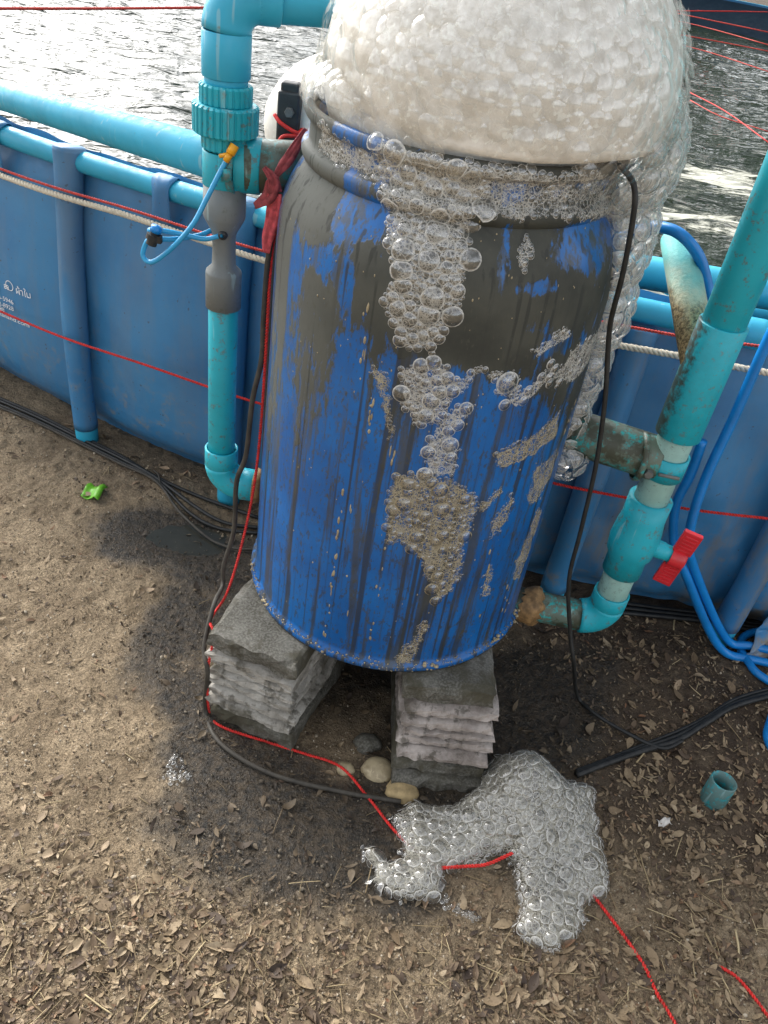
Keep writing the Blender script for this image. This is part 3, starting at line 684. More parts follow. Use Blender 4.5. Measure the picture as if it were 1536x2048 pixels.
for q in ((1080, 600, 240, 170, .75), (760, 600, 120, 160, .45), (640, 320, 90, 60, .9), (600, 420, 50, 60, .7), (580, 620, 55, 170, .45), (660, 640, 40, 170, .35), (1000, 470, 200, 60, .5), (960, 700, 180, 60, .3), (1160, 760, 60, 80, .3),
          (850, 900, 60, 50, .15), (1180, 400, 60, 40, .5), (900, 380, 100, 40, .5), (640, 900, 20, 200, .2), (740, 900, 30, 120, .18), (1050, 1100, 60, 200, .12), (560, 800, 30, 120, .3), (590, 1000, 18, 140, .15),
          (1165, 487, 75, 38, -1.5), (1070, 577, 45, 12, -1.0), (1010, 500, 22, 50, -1.0), (700, 380, 22, 60, -1.1), (735, 440, 60, 28, -1.0), (690, 560, 22, 40, -.8), (590, 500, 14, 70, -.8), (640, 520, 40, 18, -.9), (850, 745, 60, 30, -.9),
          (1120, 690, 45, 22, -.8), (1080, 655, 40, 18, -.6), (950, 800, 50, 40, -.5), (1030, 380, 60, 16, -1.3), (1180, 365, 60, 10, -1.2), (700, 280, 60, 22, -1.2), (700, 700, 30, 40, -.6), (1245, 470, 15, 40, -.8), (900, 1000, 250, 200, -.25), (620, 1150, 150, 150, -.25)):
    t0, z0 = on_drum(q[0], q[1]); dpt = (np.array([brad(z0) * math.cos(t0), brad(z0) * math.sin(t0), z0]) - CAM) @ fw; k = dpt / F_PX
    fcs = max(.35, abs(math.sin(t0))); MUD.append((t0, z0, q[2] * k / .29 / fcs, q[3] * k / .8, q[4] * ((1.0 if q[0] > 900 else .78) if q[4] > 0 else .95)))
def mud_bias(th, z):
    b = np.full_like(th, -.27) + .10 * sstep(.7, 1.1, z) + .42 * sstep(1.203, 1.21, z)
    for t0, z0, rt, rz, s in MUD:
        d = (th - t0 + math.pi) % (2 * math.pi) - math.pi; b = b + s * np.exp(-((d / rt)**2 + ((z - z0) / rz)**2))
    return b
def drum_part(name, prof, sub, n, parent):
    P = [np.array(prof[0])]
    for a, b in zip(prof[:-1], prof[1:]):
        m = max(1, int(np.hypot(b[0] - a[0], b[1] - a[1]) / sub))
        for k in range(1, m + 1): P.append(np.array(a) + (np.array(b) - np.array(a)) * k / m)
    v, f = lathe([tuple(p) for p in P], (0, 0, 0), (0, 0, 1), n); v = np.array(v); th = np.arctan2(v[:, 1], v[:, 0]); wob = .0016 * (fbm(th * 3, v[:, 2] * 4, 2) - .5)
    v[:, 0] *= 1 + wob / .29; v[:, 1] *= 1 + wob / .29
    return obj(name, (v, f), M['barrel'], parent, True, {'mud': mud_bias(th, v[:, 2]), 'pale': np.clip(.85 * np.exp(-(((th + math.pi * 1.0) % (2 * math.pi) - .0) / .9)**2), 0, 1) * sstep(.5, .8, v[:, 2])})
drum = empty('plastic_drum'); tag(drum, 'open blue plastic drum smeared with grey mud, overflowing with foam', 'drum')
drum_part('drum_body', PROF, .008, 260, drum); drum_part('neck_ring', NECK, .006, 260, drum)
obj('drum_base', lathe([(.0005, .274), (.30, .274)], (0, 0, 0), (0, 0, 1), 60), M['barrel'], drum)

# ================================================================== FOAM
def domes(C, N, R, na=14, nr=4, squash=1.0):
    kd = kdtree.KDTree(len(C))
    for i, c in enumerate(C): kd.insert(c, i)
    kd.balance(); rm = float(max(R)); ang = np.linspace(0, 2 * math.pi, na, endpoint=False); D2 = np.stack([np.cos(ang), np.sin(ang)], 1)
    out = []
    for i in range(len(C)):
        nb = [k for _, k, dd in kd.find_range(C[i], float(R[i] + rm)) if k != i and dd < R[i] + R[k]]
        t, b, n = frame(N[i]); ext = np.full(na, R[i] * .97); dead = False
        if nb:
            v = C[nb] - C[i]; L3 = np.linalg.norm(v, axis=1); v2 = np.stack([v @ t, v @ b], 1); l2 = np.linalg.norm(v2, axis=1) + 1e-9
            u2 = v2 / l2[:, None]; L = np.maximum(L3 * .5 + l2 * .5, 1e-5); s = (L * L + R[i]**2 - R[nb]**2) / (2 * L)
            if (s < R[i] * .02).any(): continue
            cs = D2 @ u2.T; lim = np.where(cs > .08, s[None] / np.maximum(cs, .08), 1e9); ext = np.minimum(ext, lim.min(1))
        V = [C[i] + n * R[i] * squash]; E = [0.0]
        for k in range(1, nr + 1):
            q = (k / nr)**.8; d = ext * q; h = (R[i]**2 - d * d) / R[i] * squash
            V += list(C[i] + n * h[:, None] + (D2[:, :1] * t + D2[:, 1:] * b) * d[:, None]); E += [q] * na
        Fc = [(0, 1 + j, 1 + (j + 1) % na) for j in range(na)]
        for k in range(nr - 1):
            a0 = 1 + k * na; b0 = a0 + na
            Fc += [(a0 + j, b0 + j, b0 + (j + 1) % na, a0 + (j + 1) % na) for j in range(na)]
        out.append((np.array(V), Fc, np.array(E), R[i]))
    return out
def emit(parent, D, mat, nbig, mat_big=None, stuff='small_bubbles'):
    D = sorted(D, key=lambda q: -q[3])
    for v, f, e, r in D[:nbig]: obj('bubble', (v, f), mat_big or mat, parent, True, {'edge': e})
    rest = D[nbig:]
    if rest:
        V = np.concatenate([q[0] for q in rest]); E = np.concatenate([q[2] for q in rest]); Fc = []; n = 0
        for v, f, e, r in rest: Fc += [tuple(k + n for k in a) for a in f]; n += len(v)
        o = obj(stuff, (V, Fc), mat, parent, True, {'edge': E}); o['kind'] = 'stuff'
def pack(inside, lo, hi, radii, tries=14):
    """dart throwing, big ones first; inside(x,y)->bool"""
    P = np.zeros((0, 2)); Rr = np.zeros(0); radii = np.sort(radii)[::-1]
    for r in radii:
        for _ in range(tries):
            q = np.array([random.uniform(lo[0], hi[0]), random.uniform(lo[1], hi[1])])
            if not inside(q): continue
            if len(P):
                d = np.hypot(P[:, 0] - q[0], P[:, 1] - q[1])
                if (d < np.maximum(Rr, r) * .80 + .28 * np.minimum(Rr, r)).any(): continue
            P = np.vstack([P, q]); Rr = np.append(Rr, r); break
    return P, Rr
def ragged(poly, amp, step):
    P = np.array(poly); out = []
    for a, b in zip(P, np.roll(P, -1, 0)):
        m = max(1, int(np.linalg.norm(b - a) / step)); nn = np.array([-(b - a)[1], (b - a)[0]]); nn /= np.linalg.norm(nn) + 1e-9
        for k in range(m): out.append(a + (b - a) * k / m + nn * random.gauss(0, amp) * (1 if k else .5))
    return np.array(out)
def in_poly(poly):
    P = np.array(poly); A = P; B = np.roll(P, -1, 0)
    def f(q):
        c = ((A[:, 1] > q[1]) != (B[:, 1] > q[1])) & (q[0] < (B[:, 0] - A[:, 0]) * (q[1] - A[:, 1]) / (B[:, 1] - A[:, 1] + 1e-15) + A[:, 0]); return c.sum() % 2 == 1
    return f
def poly_dist(poly, P):
    A_ = np.array(poly); AB = np.roll(A_, -1, 0) - A_; d = np.full(len(P), 1e9)
    for a, ab in zip(A_, AB):
        t = np.clip(((P - a) @ ab) / (ab @ ab + 1e-12), 0, 1); d = np.minimum(d, np.linalg.norm(P - (a + t[:, None] * ab), axis=1))
    return d
def froth_sheet(U, parent, mat, st=.0028, wid=.012, off=.0012):
    gx_ = np.arange(U[:, 0].min(), U[:, 0].max() + st, st); gy_ = np.arange(U[:, 1].min(), U[:, 1].max() + st, st); QX, QY = np.meshgrid(gx_, gy_); Q = np.stack([QX.ravel(), QY.ravel()], 1); f_ = in_poly(U)
    ins_ = np.array([f_(q) for q in Q]).reshape(QX.shape)
    if ins_.sum() < 12: return
    fd = np.clip(poly_dist(U, Q) / wid, 0, 1).reshape(QX.shape); vid_ = -np.ones(QX.shape, int); vid_[ins_] = np.arange(ins_.sum()); q4 = np.stack([vid_[:-1, :-1], vid_[:-1, 1:], vid_[1:, 1:], vid_[1:, :-1]], -1).reshape(-1, 4); q4 = q4[q4.min(1) >= 0]
    th = QX[ins_] / .29; z = QY[ins_]; r = brad(z) + off; obj('froth_film', (np.stack([r * np.cos(th), r * np.sin(th), z], 1), q4), M[mat], parent, True, {'fade': fd[ins_]})
def drum_patch(poly_px, radii, parent, mat, nbig, sit=.0, froth=0.0, lift=0.0):
    U = []
    for p in poly_px: t, z = on_drum(*p); U.append((t * .29, z))
    U = ragged(U, .0035, .012); P, R = pack(in_poly(U), U.min(0), U.max(0), radii)
    froth_sheet(U, parent, 'net_tan' if mat == M['film_tan'] else 'net_white', wid=.010 if len(radii) < 300 else .014)
    if len(P) == 0: return
    C = []; N = []
    for q, r in zip(P, R):
        c, n = bsurf(q[0] / .29, q[1]); C.append(c + n * (r * sit + lift)); N.append(n)
    emit(parent, domes(np.array(C), np.array(N), R, 16, 5, .46), mat, nbig)
def mixr(n_big, b0, b1, n_mid, m0, m1, n_small, s0, s1):
    return np.concatenate([RNG.uniform(b0, b1, n_big), RNG.uniform(m0, m1, n_mid), RNG.uniform(s0, s1, n_small)])

# --- foam running down the front of the drum
stream = empty('foam_stream'); tag(stream, 'stream of clear bubbles running from the rim down the front of the drum', 'foam')
drum_patch([(738, 275), (860, 310), (965, 338), (985, 400), (945, 430), (942, 520), (925, 600), (895, 650), (865, 705), (805, 695), (780, 650), (765, 600), (790, 545), (775, 450), (757, 400), (762, 350)],
           np.r_[mixr(26, .012, .020, 70, .006, .011, 500, .002, .004), np.exp(RNG.normal(math.log(.0048), .4, 260))], stream, M['film_clear'], 150)
drum_patch([(800, 735), (870, 722), (918, 760), (905, 800), (875, 852), (826, 852), (803, 800)], mixr(9, .011, .017, 24, .005, .009, 120, .002, .004), stream, M['film_clear'], 36)
drum_patch([(870, 850), (905, 815), (950, 806), (945, 832), (905, 862), (915, 900), (910, 950), (850, 955), (845, 905)], mixr(7, .011, .016, 12, .005, .008, 60, .002, .0035), stream, M['film_clear'], 20)
drum_patch([(768, 985), (795, 945), (850, 940), (900, 955), (955, 990), (960, 1020), (930, 1075), (925, 1150), (872, 1212), (862, 1160), (832, 1110), (800, 1085), (772, 1085)],
           mixr(22, .010, .017, 60, .005, .009, 420, .002, .004), stream, M['film_tan'], 90)
rimfoam = empty('rim_froth'); tag(rimfoam, 'fine bubbly froth clinging around the neck ring of the drum', 'foam')
drum_patch([(640, 240), (700, 285), (790, 300), (1000, 345), (1240, 350), (1255, 420), (1235, 440), (1100, 428), (980, 440), (900, 430), (760, 372), (690, 335), (635, 295)], mixr(10, .006, .009, 120, .003, .006, 1100, .0014, .0032), rimfoam, M['film_clear'], 60)
drum_patch([(770, 290), (1000, 330), (1245, 336), (1252, 364), (1000, 360), (770, 318)], mixr(18, .007, .011, 60, .004, .007, 200, .002, .004), rimfoam, M['film_clear'], 30)
# --- scattered foam on the right of the drum
scraps = [
    ([(975, 745), (1030, 740), (1045, 770), (1030, 792), (985, 785)], mixr(2, .016, .02, 8, .004, .007, 30, .002, .003), 'film_clear', 'large clear bubble cluster right of the foam stream on the drum'),
    ([(1002, 812), (1010, 795), (1060, 770), (1105, 722), (1114, 735), (1075, 785), (1030, 815)], mixr(7, .009, .011, 6, .004, .006, 20, .002, .003), 'film_clear', 'slanting chain of round bubbles on the right of the drum'),
    ([(985, 905), (1040, 880), (1090, 850), (1122, 815), (1112, 870), (1080, 895), (1040, 925), (1000, 935)], mixr(4, .005, .007, 25, .003, .005, 160, .0015, .003), 'film_tan', 'ragged tan froth smear low on the right of the drum'),
    ([(1085, 770), (1150, 690), (1205, 645), (1200, 700), (1150, 760)], mixr(6, .007, .010, 25, .003, .006, 140, .0015, .003), 'film_clear', 'froth patch beside the black cable on the drum'),
    ([(955, 1005), (1000, 975), (1005, 985), (965, 1025)], mixr(2, .004, .006, 10, .003, .004, 50, .0015, .0025), 'film_tan', 'thin froth streak ending at the lower bubble mass'),
    ([(975, 1085), (985, 1040), (1025, 985), (1030, 1000), (1000, 1065)], mixr(2, .004, .006, 12, .003, .004, 60, .0015, .0025), 'film_tan', 'upright froth streak on the lower right of the drum'),
    ([(1050, 1000), (1075, 930), (1115, 890), (1105, 940), (1070, 1010)], mixr(2, .004, .006, 14, .003, .004, 80, .0015, .0025), 'film_tan', 'froth streak near the right edge of the drum'),
    ([(785, 1350), (800, 1300), (850, 1240), (860, 1250), (825, 1315), (830, 1350)], mixr(5, .006, .009, 20, .003, .005, 120, .0015, .003), 'film_tan', 'brown foam drip at the bottom edge of the drum'),
    ([(775, 880), (765, 790), (738, 745), (745, 730), (772, 745), (785, 800), (788, 870)], mixr(0, .004, .006, 6, .003, .004, 130, .0012, .0025), 'film_tan', 'hooked tan froth trickle left of the bubble stream'),
    ([(900, 770), (965, 730), (970, 740), (925, 785)], mixr(3, .006, .008, 10, .003, .005, 40, .0015, .003), 'film_clear', 'small bubble branch right of the upper stream'),
    ([(1130, 655), (1060, 700), (1075, 715), (1142, 672)], mixr(3, .005, .007, 10, .003, .004, 40, .0015, .003), 'film_clear', 'small bubbles above the slanting bubble chain'),
    ([(960, 1195), (968, 1130), (985, 1130), (982, 1190)], mixr(1, .005, .006, 6, .003, .004, 30, .0015, .003), 'film_tan', 'small froth speck right of the stream tip'),
    ([(1020, 1150), (1075, 1010), (1085, 1020), (1035, 1165)], mixr(1, .004, .006, 12, .003, .004, 80, .0015, .0025), 'film_tan', 'long froth trickle along the lower right side of the drum'),
    ([(1030, 500), (1052, 470), (1068, 500), (1050, 545)], mixr(2, .006, .008, 6, .003, .005, 30, .0015, .003), 'film_clear', 'small bubbles below the neck ring of the drum')]
for poly, rad, mt, lab in scraps:
    e = empty('foam_patch'); tag(e, lab, 'foam', 'foam patches on the drum'); drum_patch(poly, rad, e, M[mt], 14)
# drips and specks in lines down the drum
V = []; Fc = []; n = 0
def speck(px, py, wd, ht):
    global n
    t, z = on_drum(px, py); c, nn = bsurf(t, z); tt = np.array([-math.sin(t), math.cos(t), 0]); v, f = ICO1
    q = c + (v[:, :1] * tt * wd + v[:, 2:3] * np.array([0, 0, 1.0]) * ht + v[:, 1:2] * nn * wd * .7); V.append(q); Fc.extend(tuple(k + n for k in a) for a in f); n += len(v)
for x0, y0, x1, y1, m in ((690, 960, 648, 1290, 22), (745, 800, 735, 880, 8), (770, 1090, 735, 1320, 10), (785, 880, 790, 1020, 6), (735, 610, 722, 760, 8), (980, 1090, 960, 1240, 5), (1040, 1080, 1000, 1260, 8), (700, 1000, 700, 1300, 4), (1150, 800, 1080, 1010, 9)):
    for k in range(m):
        a = random.random(); speck(x0 + (x1 - x0) * a + random.gauss(0, 2.5), y0 + (y1 - y0) * a, random.uniform(.0010, .0030), random.uniform(.002, .010) * (1 + (random.random() < .2)))
for _ in range(130): speck(random.uniform(560, 1200), random.uniform(420, 1300), random.uniform(.0007, .0016), random.uniform(.001, .003))
for _ in range(420):
    a = random.random(); th = math.radians(180 + 12 + a * 155); q_ = random.random()**2; c = np.array([(.300 + .011 * random.random()) * math.cos(th), (.300 + .011 * random.random()) * math.sin(th), .274 + random.random() * .018]); v, f = ICO1; r = random.uniform(.0008, .002) + .0035 * q_ * (fbm(np.array([th * 6]), np.array([1.0]), 2)[0] > .5)
    V.append(c + v * r * np.array([1, 1, .7])); Fc += [tuple(k + n for k in q) for q in f]; n += len(v)
tag(obj('froth_droplets', (np.concatenate(V), Fc), M['foam_tan']), 'small tan froth drops trickling down the drum wall', 'foam', kind='stuff')

# --- foam cap and overflow (ellipsoids of bubbles round a white heart)
def ell_points(c, r, n):
    v = RNG.normal(size=(n, 3)); v /= np.linalg.norm(v, axis=1)[:, None]; P = c + v * r; Nn = v / r; Nn /= np.linalg.norm(Nn, axis=1)[:, None]; return P, Nn
def ell_val(P, c, r): return (((P - c) / r)**2).sum(1)
def lobe_bubbles(parent, ells, radf, density, mat, nbig, keep, layers=1, nr=4, na=14, sq=.5, jit=0.0):
    C = []; N = []; R = []
    for ei, (c, r) in enumerate(ells):
        c = np.array(c); r = np.array(r); area = 4 * math.pi * ((r[0] * r[1])**1.6 / 3 + (r[0] * r[2])**1.6 / 3 + (r[1] * r[2])**1.6 / 3)**(1 / 1.6)
        for Ly in range(layers):
            rl = r - .016 * Ly; P, Nn = ell_points(c, rl, int(area * density))
            ok = keep(P)
            for ej, (c2, r2) in enumerate(ells):
                if ej != ei: ok &= ell_val(P, np.array(c2), np.array(r2) - .016 * Ly) > .97
            P, Nn = P[ok], Nn[ok]; rad = radf(P)
            # thin by radius, big first
            od = np.argsort(-rad); kd_pts = []; acc = []
            cell = {}
            for i in od:
                key = tuple((P[i] // .03).astype(int)); bad = False
                for a in (-1, 0, 1):
                    for b in (-1, 0, 1):
                        for d in (-1, 0, 1):
                            for j in cell.get((key[0] + a, key[1] + b, key[2] + d), ()):
                                if np.sum((P[i] - P[j])**2) < (max(rad[i], rad[j]) * .78 + .30 * min(rad[i], rad[j]))**2: bad = True; break
                            if bad: break
                        if bad: break
                    if bad: break
                if not bad: acc.append(i); cell.setdefault(key, []).append(i)
            C.append(P[acc]); N.append(Nn[acc]); R.append(rad[acc])
            if Ly < layers - 1 or True:
                NJ = Nn[acc] + RNG.normal(size=Nn[acc].shape) * jit; NJ /= np.linalg.norm(NJ, axis=1)[:, None]
                emit(parent, domes(P[acc] - Nn[acc] * rad[acc][:, None] * .35, NJ, rad[acc], na, nr, sq), mat, nbig if Ly == 0 else 0, stuff='small_bubbles' if Ly == 0 else 'inner_bubbles')
def ell_mesh(c, r, n=72, m=48, amp=.006, f=22):
    th = np.linspace(0, 2 * math.pi, n, endpoint=False); ph_ = np.linspace(.02, math.pi - .02, m); V = []; Fc = []
    T, Pm = np.meshgrid(th, ph_); d = np.stack([np.sin(Pm) * np.cos(T), np.sin(Pm) * np.sin(T), np.cos(Pm)], -1)
    nse = fbm(np.asarray(T * 4 + f), Pm * 5, 4) - .5; per = (1 - np.abs(T / math.pi - 1)**8)
    V = (np.array(c) + d * (np.array(r) + (amp * 2 * nse * per)[..., None])).reshape(-1, 3)
    for i in range(m - 1):
        for j in range(n): Fc.append((i * n + j, (i + 1) * n + j, (i + 1) * n + (j + 1) % n, i * n + (j + 1) % n))
    Fc.append(tuple(range(n))); Fc.append(tuple(range((m - 1) * n, m * n))[::-1]); return V, Fc
cap = empty('foam_dome'); tag(cap, 'huge white dome of foam rising out of the drum mouth', 'foam')
E0 = ((.036, -.004, 1.287), (.283, .272, .245)); E1 = ((.13, .0, 1.26), (.195, .21, .14)); E2 = ((-.160, -.07, 1.252), (.098, .13, .060))
def keep_cap(P): return (P[:, 2] > ZL - .002 + .03 * (np.hypot(P[:, 0], P[:, 1]) > .262) * (P[:, 0] < .15) * (P[:, 0] > -.17)) | ((P[:, 0] > .2) & (P[:, 2] > 1.17) & (np.hypot(P[:, 0], P[:, 1]) > .262))
def cap_rad(P):
    s = RNG.random(len(P)); r = .0034 + .0125 * s**3.2
    edge = (np.abs(P[:, 0] - .043) > .2) | (P[:, 1] > .05); return np.where(edge & (P[:, 2] > 1.30), r * 1.7, np.where(edge, np.minimum(r * 1.2, .014), r))
hv, hf = ell_mesh((.034, -.002, 1.287), (.268, .260, .234), 110, 80)
rho_ = np.hypot(hv[:, 0], hv[:, 1]); lim_ = .236 + np.clip((hv[:, 2] - ZL) / .03, 0, 1) * .1; k_ = np.minimum(1, lim_ / np.maximum(rho_, 1e-6)); hv[:, 0] *= k_; hv[:, 1] *= k_
obj('foam_heart', (hv, hf), M['foam_core'], cap)
lobe_bubbles(cap, [E0, E1, E2], cap_rad, 34000, M['film_cap'], 150, keep_cap, 1, 4, 14, .21, .15)
back = empty('foam_mound'); tag(back, 'smooth cream foam mound behind the drum beside the black post', 'foam')
obj('foam_heart', ell_mesh((-.20, .40, 1.085), (.208, .13, .152), 60, 40, .004, 5), M['foam_cream'], back)
obj('foam_foot', ell_mesh((-.17, .42, .93), (.22, .12, .15), 50, 30, .004, 9), M['foam_cream'], back)
side = empty('foam_overflow'); tag(side, 'clear bubbly foam sliding down the right side of the drum behind the cable', 'foam')
SE = [((.250, .0, 1.22), (.092, .13, .12)), ((.275, .0, 1.09), (.065, .11, .12)), ((.292, .0, .965), (.053, .085, .10)), ((.297, .0, .85), (.040, .065, .10)), ((.296, -.005, .73), (.034, .055, .10)), ((.305, -.02, .66), (.045, .055, .05))]
keep_side = lambda P: (np.hypot(P[:, 0], P[:, 1]) > brad(P[:, 2]) - .004) & (((P - np.array(E0[0])) / (np.array(E0[1]) * .95))**2).sum(1).__gt__(1)
lobe_bubbles(side, SE, lambda P: .0045 + .020 * RNG.random(len(P))**3, 22000, M['film_side'], 70, keep_side, 2)

# --- foam heap on the ground
GPX = [(968, 1520, .06), (1000, 1475, .10), (1045, 1455, .12), (1095, 1472, .11), (1140, 1535, .08), (1195, 1568, .03), (1207, 1640, .03), (1212, 1710, .02), (1217, 1790, .0), (1168, 1822, 0), (1160, 1872, 0), (1092, 1915, 0), (1045, 1888, 0), (1032, 1820, 0), (1022, 1760, 0), (1005, 1722, 0),
       (950, 1742, 0), (890, 1750, 0), (882, 1812, 0), (800, 1812, 0), (735, 1772, 0), (725, 1702, 0), (748, 1700, 0), (772, 1730, 0), (800, 1722, 0), (803, 1690, 0), (780, 1640, 0), (830, 1600, .01), (915, 1602, .02), (955, 1570, .03)]
GP = ragged(np.array([Gp(*q) for q in GPX]), .006, .02); gin = in_poly(GP)
def pdist(P):
    A = GP; B = np.roll(GP, -1, 0); AB = B - A; d = np.full(len(P), 1e9)
    for a, ab in zip(A, AB):
        t = np.clip(((P - a) @ ab) / (ab @ ab + 1e-12), 0, 1); d = np.minimum(d, np.linalg.norm(P - (a + t[:, None] * ab), axis=1))
    return d
HC = Gp(1050, 1560, .06)
def heap_h(P):
    d = pdist(P); hm = .022 + .095 * np.exp(-(((P[:, 0] - HC[0]) / .10)**2 + ((P[:, 1] - HC[1]) / .12)**2)) + .014 * fbm(P[:, 0] * 14, P[:, 1] * 14, 2)
    return gh(P[:, 0], P[:, 1]) + hm * np.sqrt(np.clip(1 - (1 - np.clip(d / (.025 + hm * .5), 0, 1))**2, 0, 1))
heap = empty('foam_heap'); tag(heap, 'heap of grey white bubbles on the ground in front of the right pier', 'foam')
st = .0055; hx = np.arange(GP[:, 0].min(), GP[:, 0].max(), st); hy = np.arange(GP[:, 1].min(), GP[:, 1].max(), st); HX, HY = np.meshgrid(hx, hy); PP = np.stack([HX.ravel(), HY.ravel()], 1)
ins = np.array([gin(q) for q in PP]).reshape(HX.shape); HZ = heap_h(PP).reshape(HX.shape) - .006
vid = -np.ones(HX.shape, int); vid[ins] = np.arange(ins.sum()); fc = []
for i in range(HX.shape[0] - 1):
    for j in range(HX.shape[1] - 1):
        q = (vid[i, j], vid[i, j + 1], vid[i + 1, j + 1], vid[i + 1, j])
        if min(q) >= 0: fc.append(q)
def froth_sheet_mat():
    m = Mat('grey_froth', 0.5); t = m.t; v = m.voro(120); n = m.noise(26, 4, .6); out = t.nodes['Material Output']
    m.color(m.mix(m.rng(n, .3, .7), lin(150, 143, 124), lin(196, 192, 180))); m.bump(m.math('MULTIPLY', v, 1.5), 0.9, .006)
    tr = m.n('BsdfTransparent'); mxs = m.n('MixShader'); m.l(m.math('MULTIPLY', m.math('MULTIPLY', m.rng(v, .12, .5, .35, .9), m.rng(n, .32, .6, .35, 1)), m.rng(m.attr('fade'), 0, 1, .1, 1)), mxs.inputs[0]); m.l(tr.outputs[0], mxs.inputs[1]); m.l(m.p.outputs[0], mxs.inputs[2]); m.l(mxs.outputs[0], out.inputs['Surface']); return m.m
M['froth'] = froth_sheet_mat()
hfd = np.clip(pdist(PP) / .02, 0, 1).reshape(HX.shape)[ins]
obj('froth_base', (np.stack([HX[ins], HY[ins], HZ[ins] - .003], 1), fc), M['froth'], heap, True, {'fade': hfd})
obj('froth_film', (np.stack([HX[ins], HY[ins], HZ[ins] + .003], 1), fc), M['net_heap'], heap, True, {'fade': hfd})
Pg, Rg = pack(gin, GP.min(0), GP.max(0), np.clip(np.exp(RNG.normal(math.log(.0052), .52, 2300)), .0022, .0185), 8)
h0 = heap_h(Pg); e_ = .003; dx = (heap_h(Pg + [e_, 0]) - heap_h(Pg - [e_, 0])) / (2 * e_); dy = (heap_h(Pg + [0, e_]) - heap_h(Pg - [0, e_])) / (2 * e_)
Ng = np.stack([-np.clip(dx, -2, 2), -np.clip(dy, -2, 2), np.ones(len(Pg))], 1); Ng /= np.linalg.norm(Ng, axis=1)[:, None]
Cg = np.stack([Pg[:, 0], Pg[:, 1], h0 - .004], 1)
emit(heap, domes(Cg, Ng + RNG.normal(size=Ng.shape) * .12, Rg, 14, 5, .42), M['film'], 280)
def ground_foam(name, pix, r0, r1, mat, label, count, bump=.0):
    e = empty('foam_clump'); tag(e, label, 'foam'); C = []; R = []
    for _ in range(count):
        a, b = pix[random.randrange(len(pix))]; p = Gp(a + random.gauss(0, 9), b + random.gauss(0, 7)); r = random.uniform(r0, r1); q = gz(p, bump * random.random()); C.append(q); R.append(r)
    C = np.array(C); N = np.tile((0, 0, 1.0), (len(C), 1)) + RNG.normal(size=(len(C), 3)) * .15; emit(e, domes(C, N, np.array(R), 12, 3), mat, 12)
ground_foam('c', [(350, 1525), (360, 1545), (340, 1550), (355, 1560)], .003, .008, M['film_clear'], 'small clump of clear bubbles on wet soil left of the piers', 45)
ground_foam('c', [(895, 1815), (915, 1822), (935, 1826), (948, 1835)], .003, .006, M['film'], 'thin tail of froth trailing off the ground foam heap', 45)
def lump(px, py, r, sq, label, mat='foam_tan', z=0.0, name='foam_lump'):
    v, f = ico(3); nse = 1 + .35 * (fbm(v[:, 0] * 2 + px, v[:, 1] * 2 + v[:, 2], 3) - .5); c = on_g(px, py); o = obj(name, (c + np.array([0, 0, z]) + v * nse[:, None] * np.array([r, r * .85, r * sq]), f), M[mat]); tag(o, label, 'foam' if name == 'foam_lump' else 'stone'); return o
lump(690, 1540, .020, .6, 'small tan foam lump on the red cord between the piers')
lump(755, 1542, .036, .6, 'larger tan foam lump between the piers')
lump(802, 1585, .036, .5, 'mossy tan lump against the foot of the right pier', 'stone', name='stone')
lump(735, 1490, .03, .8, 'dark brown clod lying between the piers', 'concrete_dark', name='stone')

# ================================================================== LEFT STANDPIPE
LX, LY = -.388, .0
A = lambda z: np.array([LX, LY, z])
def zl(py, px=None):       # height of the standpipe axis seen at image row py
    lo, hi = 0.0, 1.6
    for _ in range(40):
        m = (lo + hi) / 2; d = A(m) - CAM; y = 1024 - F_PX * (d @ cu) / (d @ fw)
        if y > py: lo = m
        else: hi = m
    return lo
inlet = empty('inlet_pipework'); tag(inlet, 'cyan and grey PVC standpipe with ribbed union left of the drum', 'pipe')
ze = zl(960)
def elbow(center, d0, d1, r, rb, n=24):
    """90 degree bend: arrives along d0, leaves along d1"""
    d0, d1 = np.array(d0, float), np.array(d1, float); s = np.array(center) - d0 * rb; P = []
    for t in np.linspace(0, math.pi / 2, 10): P.append(s + d0 * rb * math.sin(t) + d1 * rb * (1 - math.cos(t)))
    return tube(P, r, n, 0), P
eg, eP = elbow(A(ze), (0, 0, -1), (1, 0, 0), .0345, .045)
low = obj('lower_elbow', join(eg, pipe(A(ze + .044), A(ze + .085), .0345, .005), pipe(eP[-1] - np.array([.001, 0, 0]), eP[-1] + np.array([.03, 0, 0]), .0345, .005)), M['pvc'], inlet)
obj('drum_nipple', pipe(eP[-1] + np.array([.02, 0, 0]), np.array([-.285, LY, ze]), .030, .003), M['pvc'], inlet)
obj('sealant_ring', lathe([(.031, 0), (.040, .004), (.036, .016), (.031, .020)], (-.318, LY, ze), (1, 0, 0), 20), M['sealant'], inlet)
zA, zBt = zl(612), zl(545); obj('riser', pipe(A(ze + .07), A(zA + .01), .0275, .003), M['pvc'], inlet)
z1, z2, z3, z4 = zl(535), zl(470), zl(440), zl(362)
obj('venturi', lathe([(.026, zA), (.0325, zA), (.0325, zBt), (.0315, zBt + .004), (.0215, zl(530)), (.0205, zl(500)), (.0205, zl(470)), (.0225, zl(462)), (.035, zl(436)), (.0365, zl(430)), (.0365, z4), (.03, z4)], A(0), (0, 0, 1), 40), M['pvc_grey'], inlet)
zt = zl(325)
obj('tee', join(pipe(A(z4 - .006), A(zl(300)), .0375, .004), pipe(A(zt) + [-.006, .0, 0], A(zt) + [.06, .008, 0], .0445, .004)), M['pvc'], inlet)
obj('saddle_clamp', join(lathe([(.0445, 0), (.049, 0), (.049, .012), (.0445, .012)], A(zt) + [.012, 0, 0], (1, 0, 0), 32, True), box(A(zt) + [.016, -.05, -.004], .016, .012, .02)), M['pvc_dirty'], inlet)
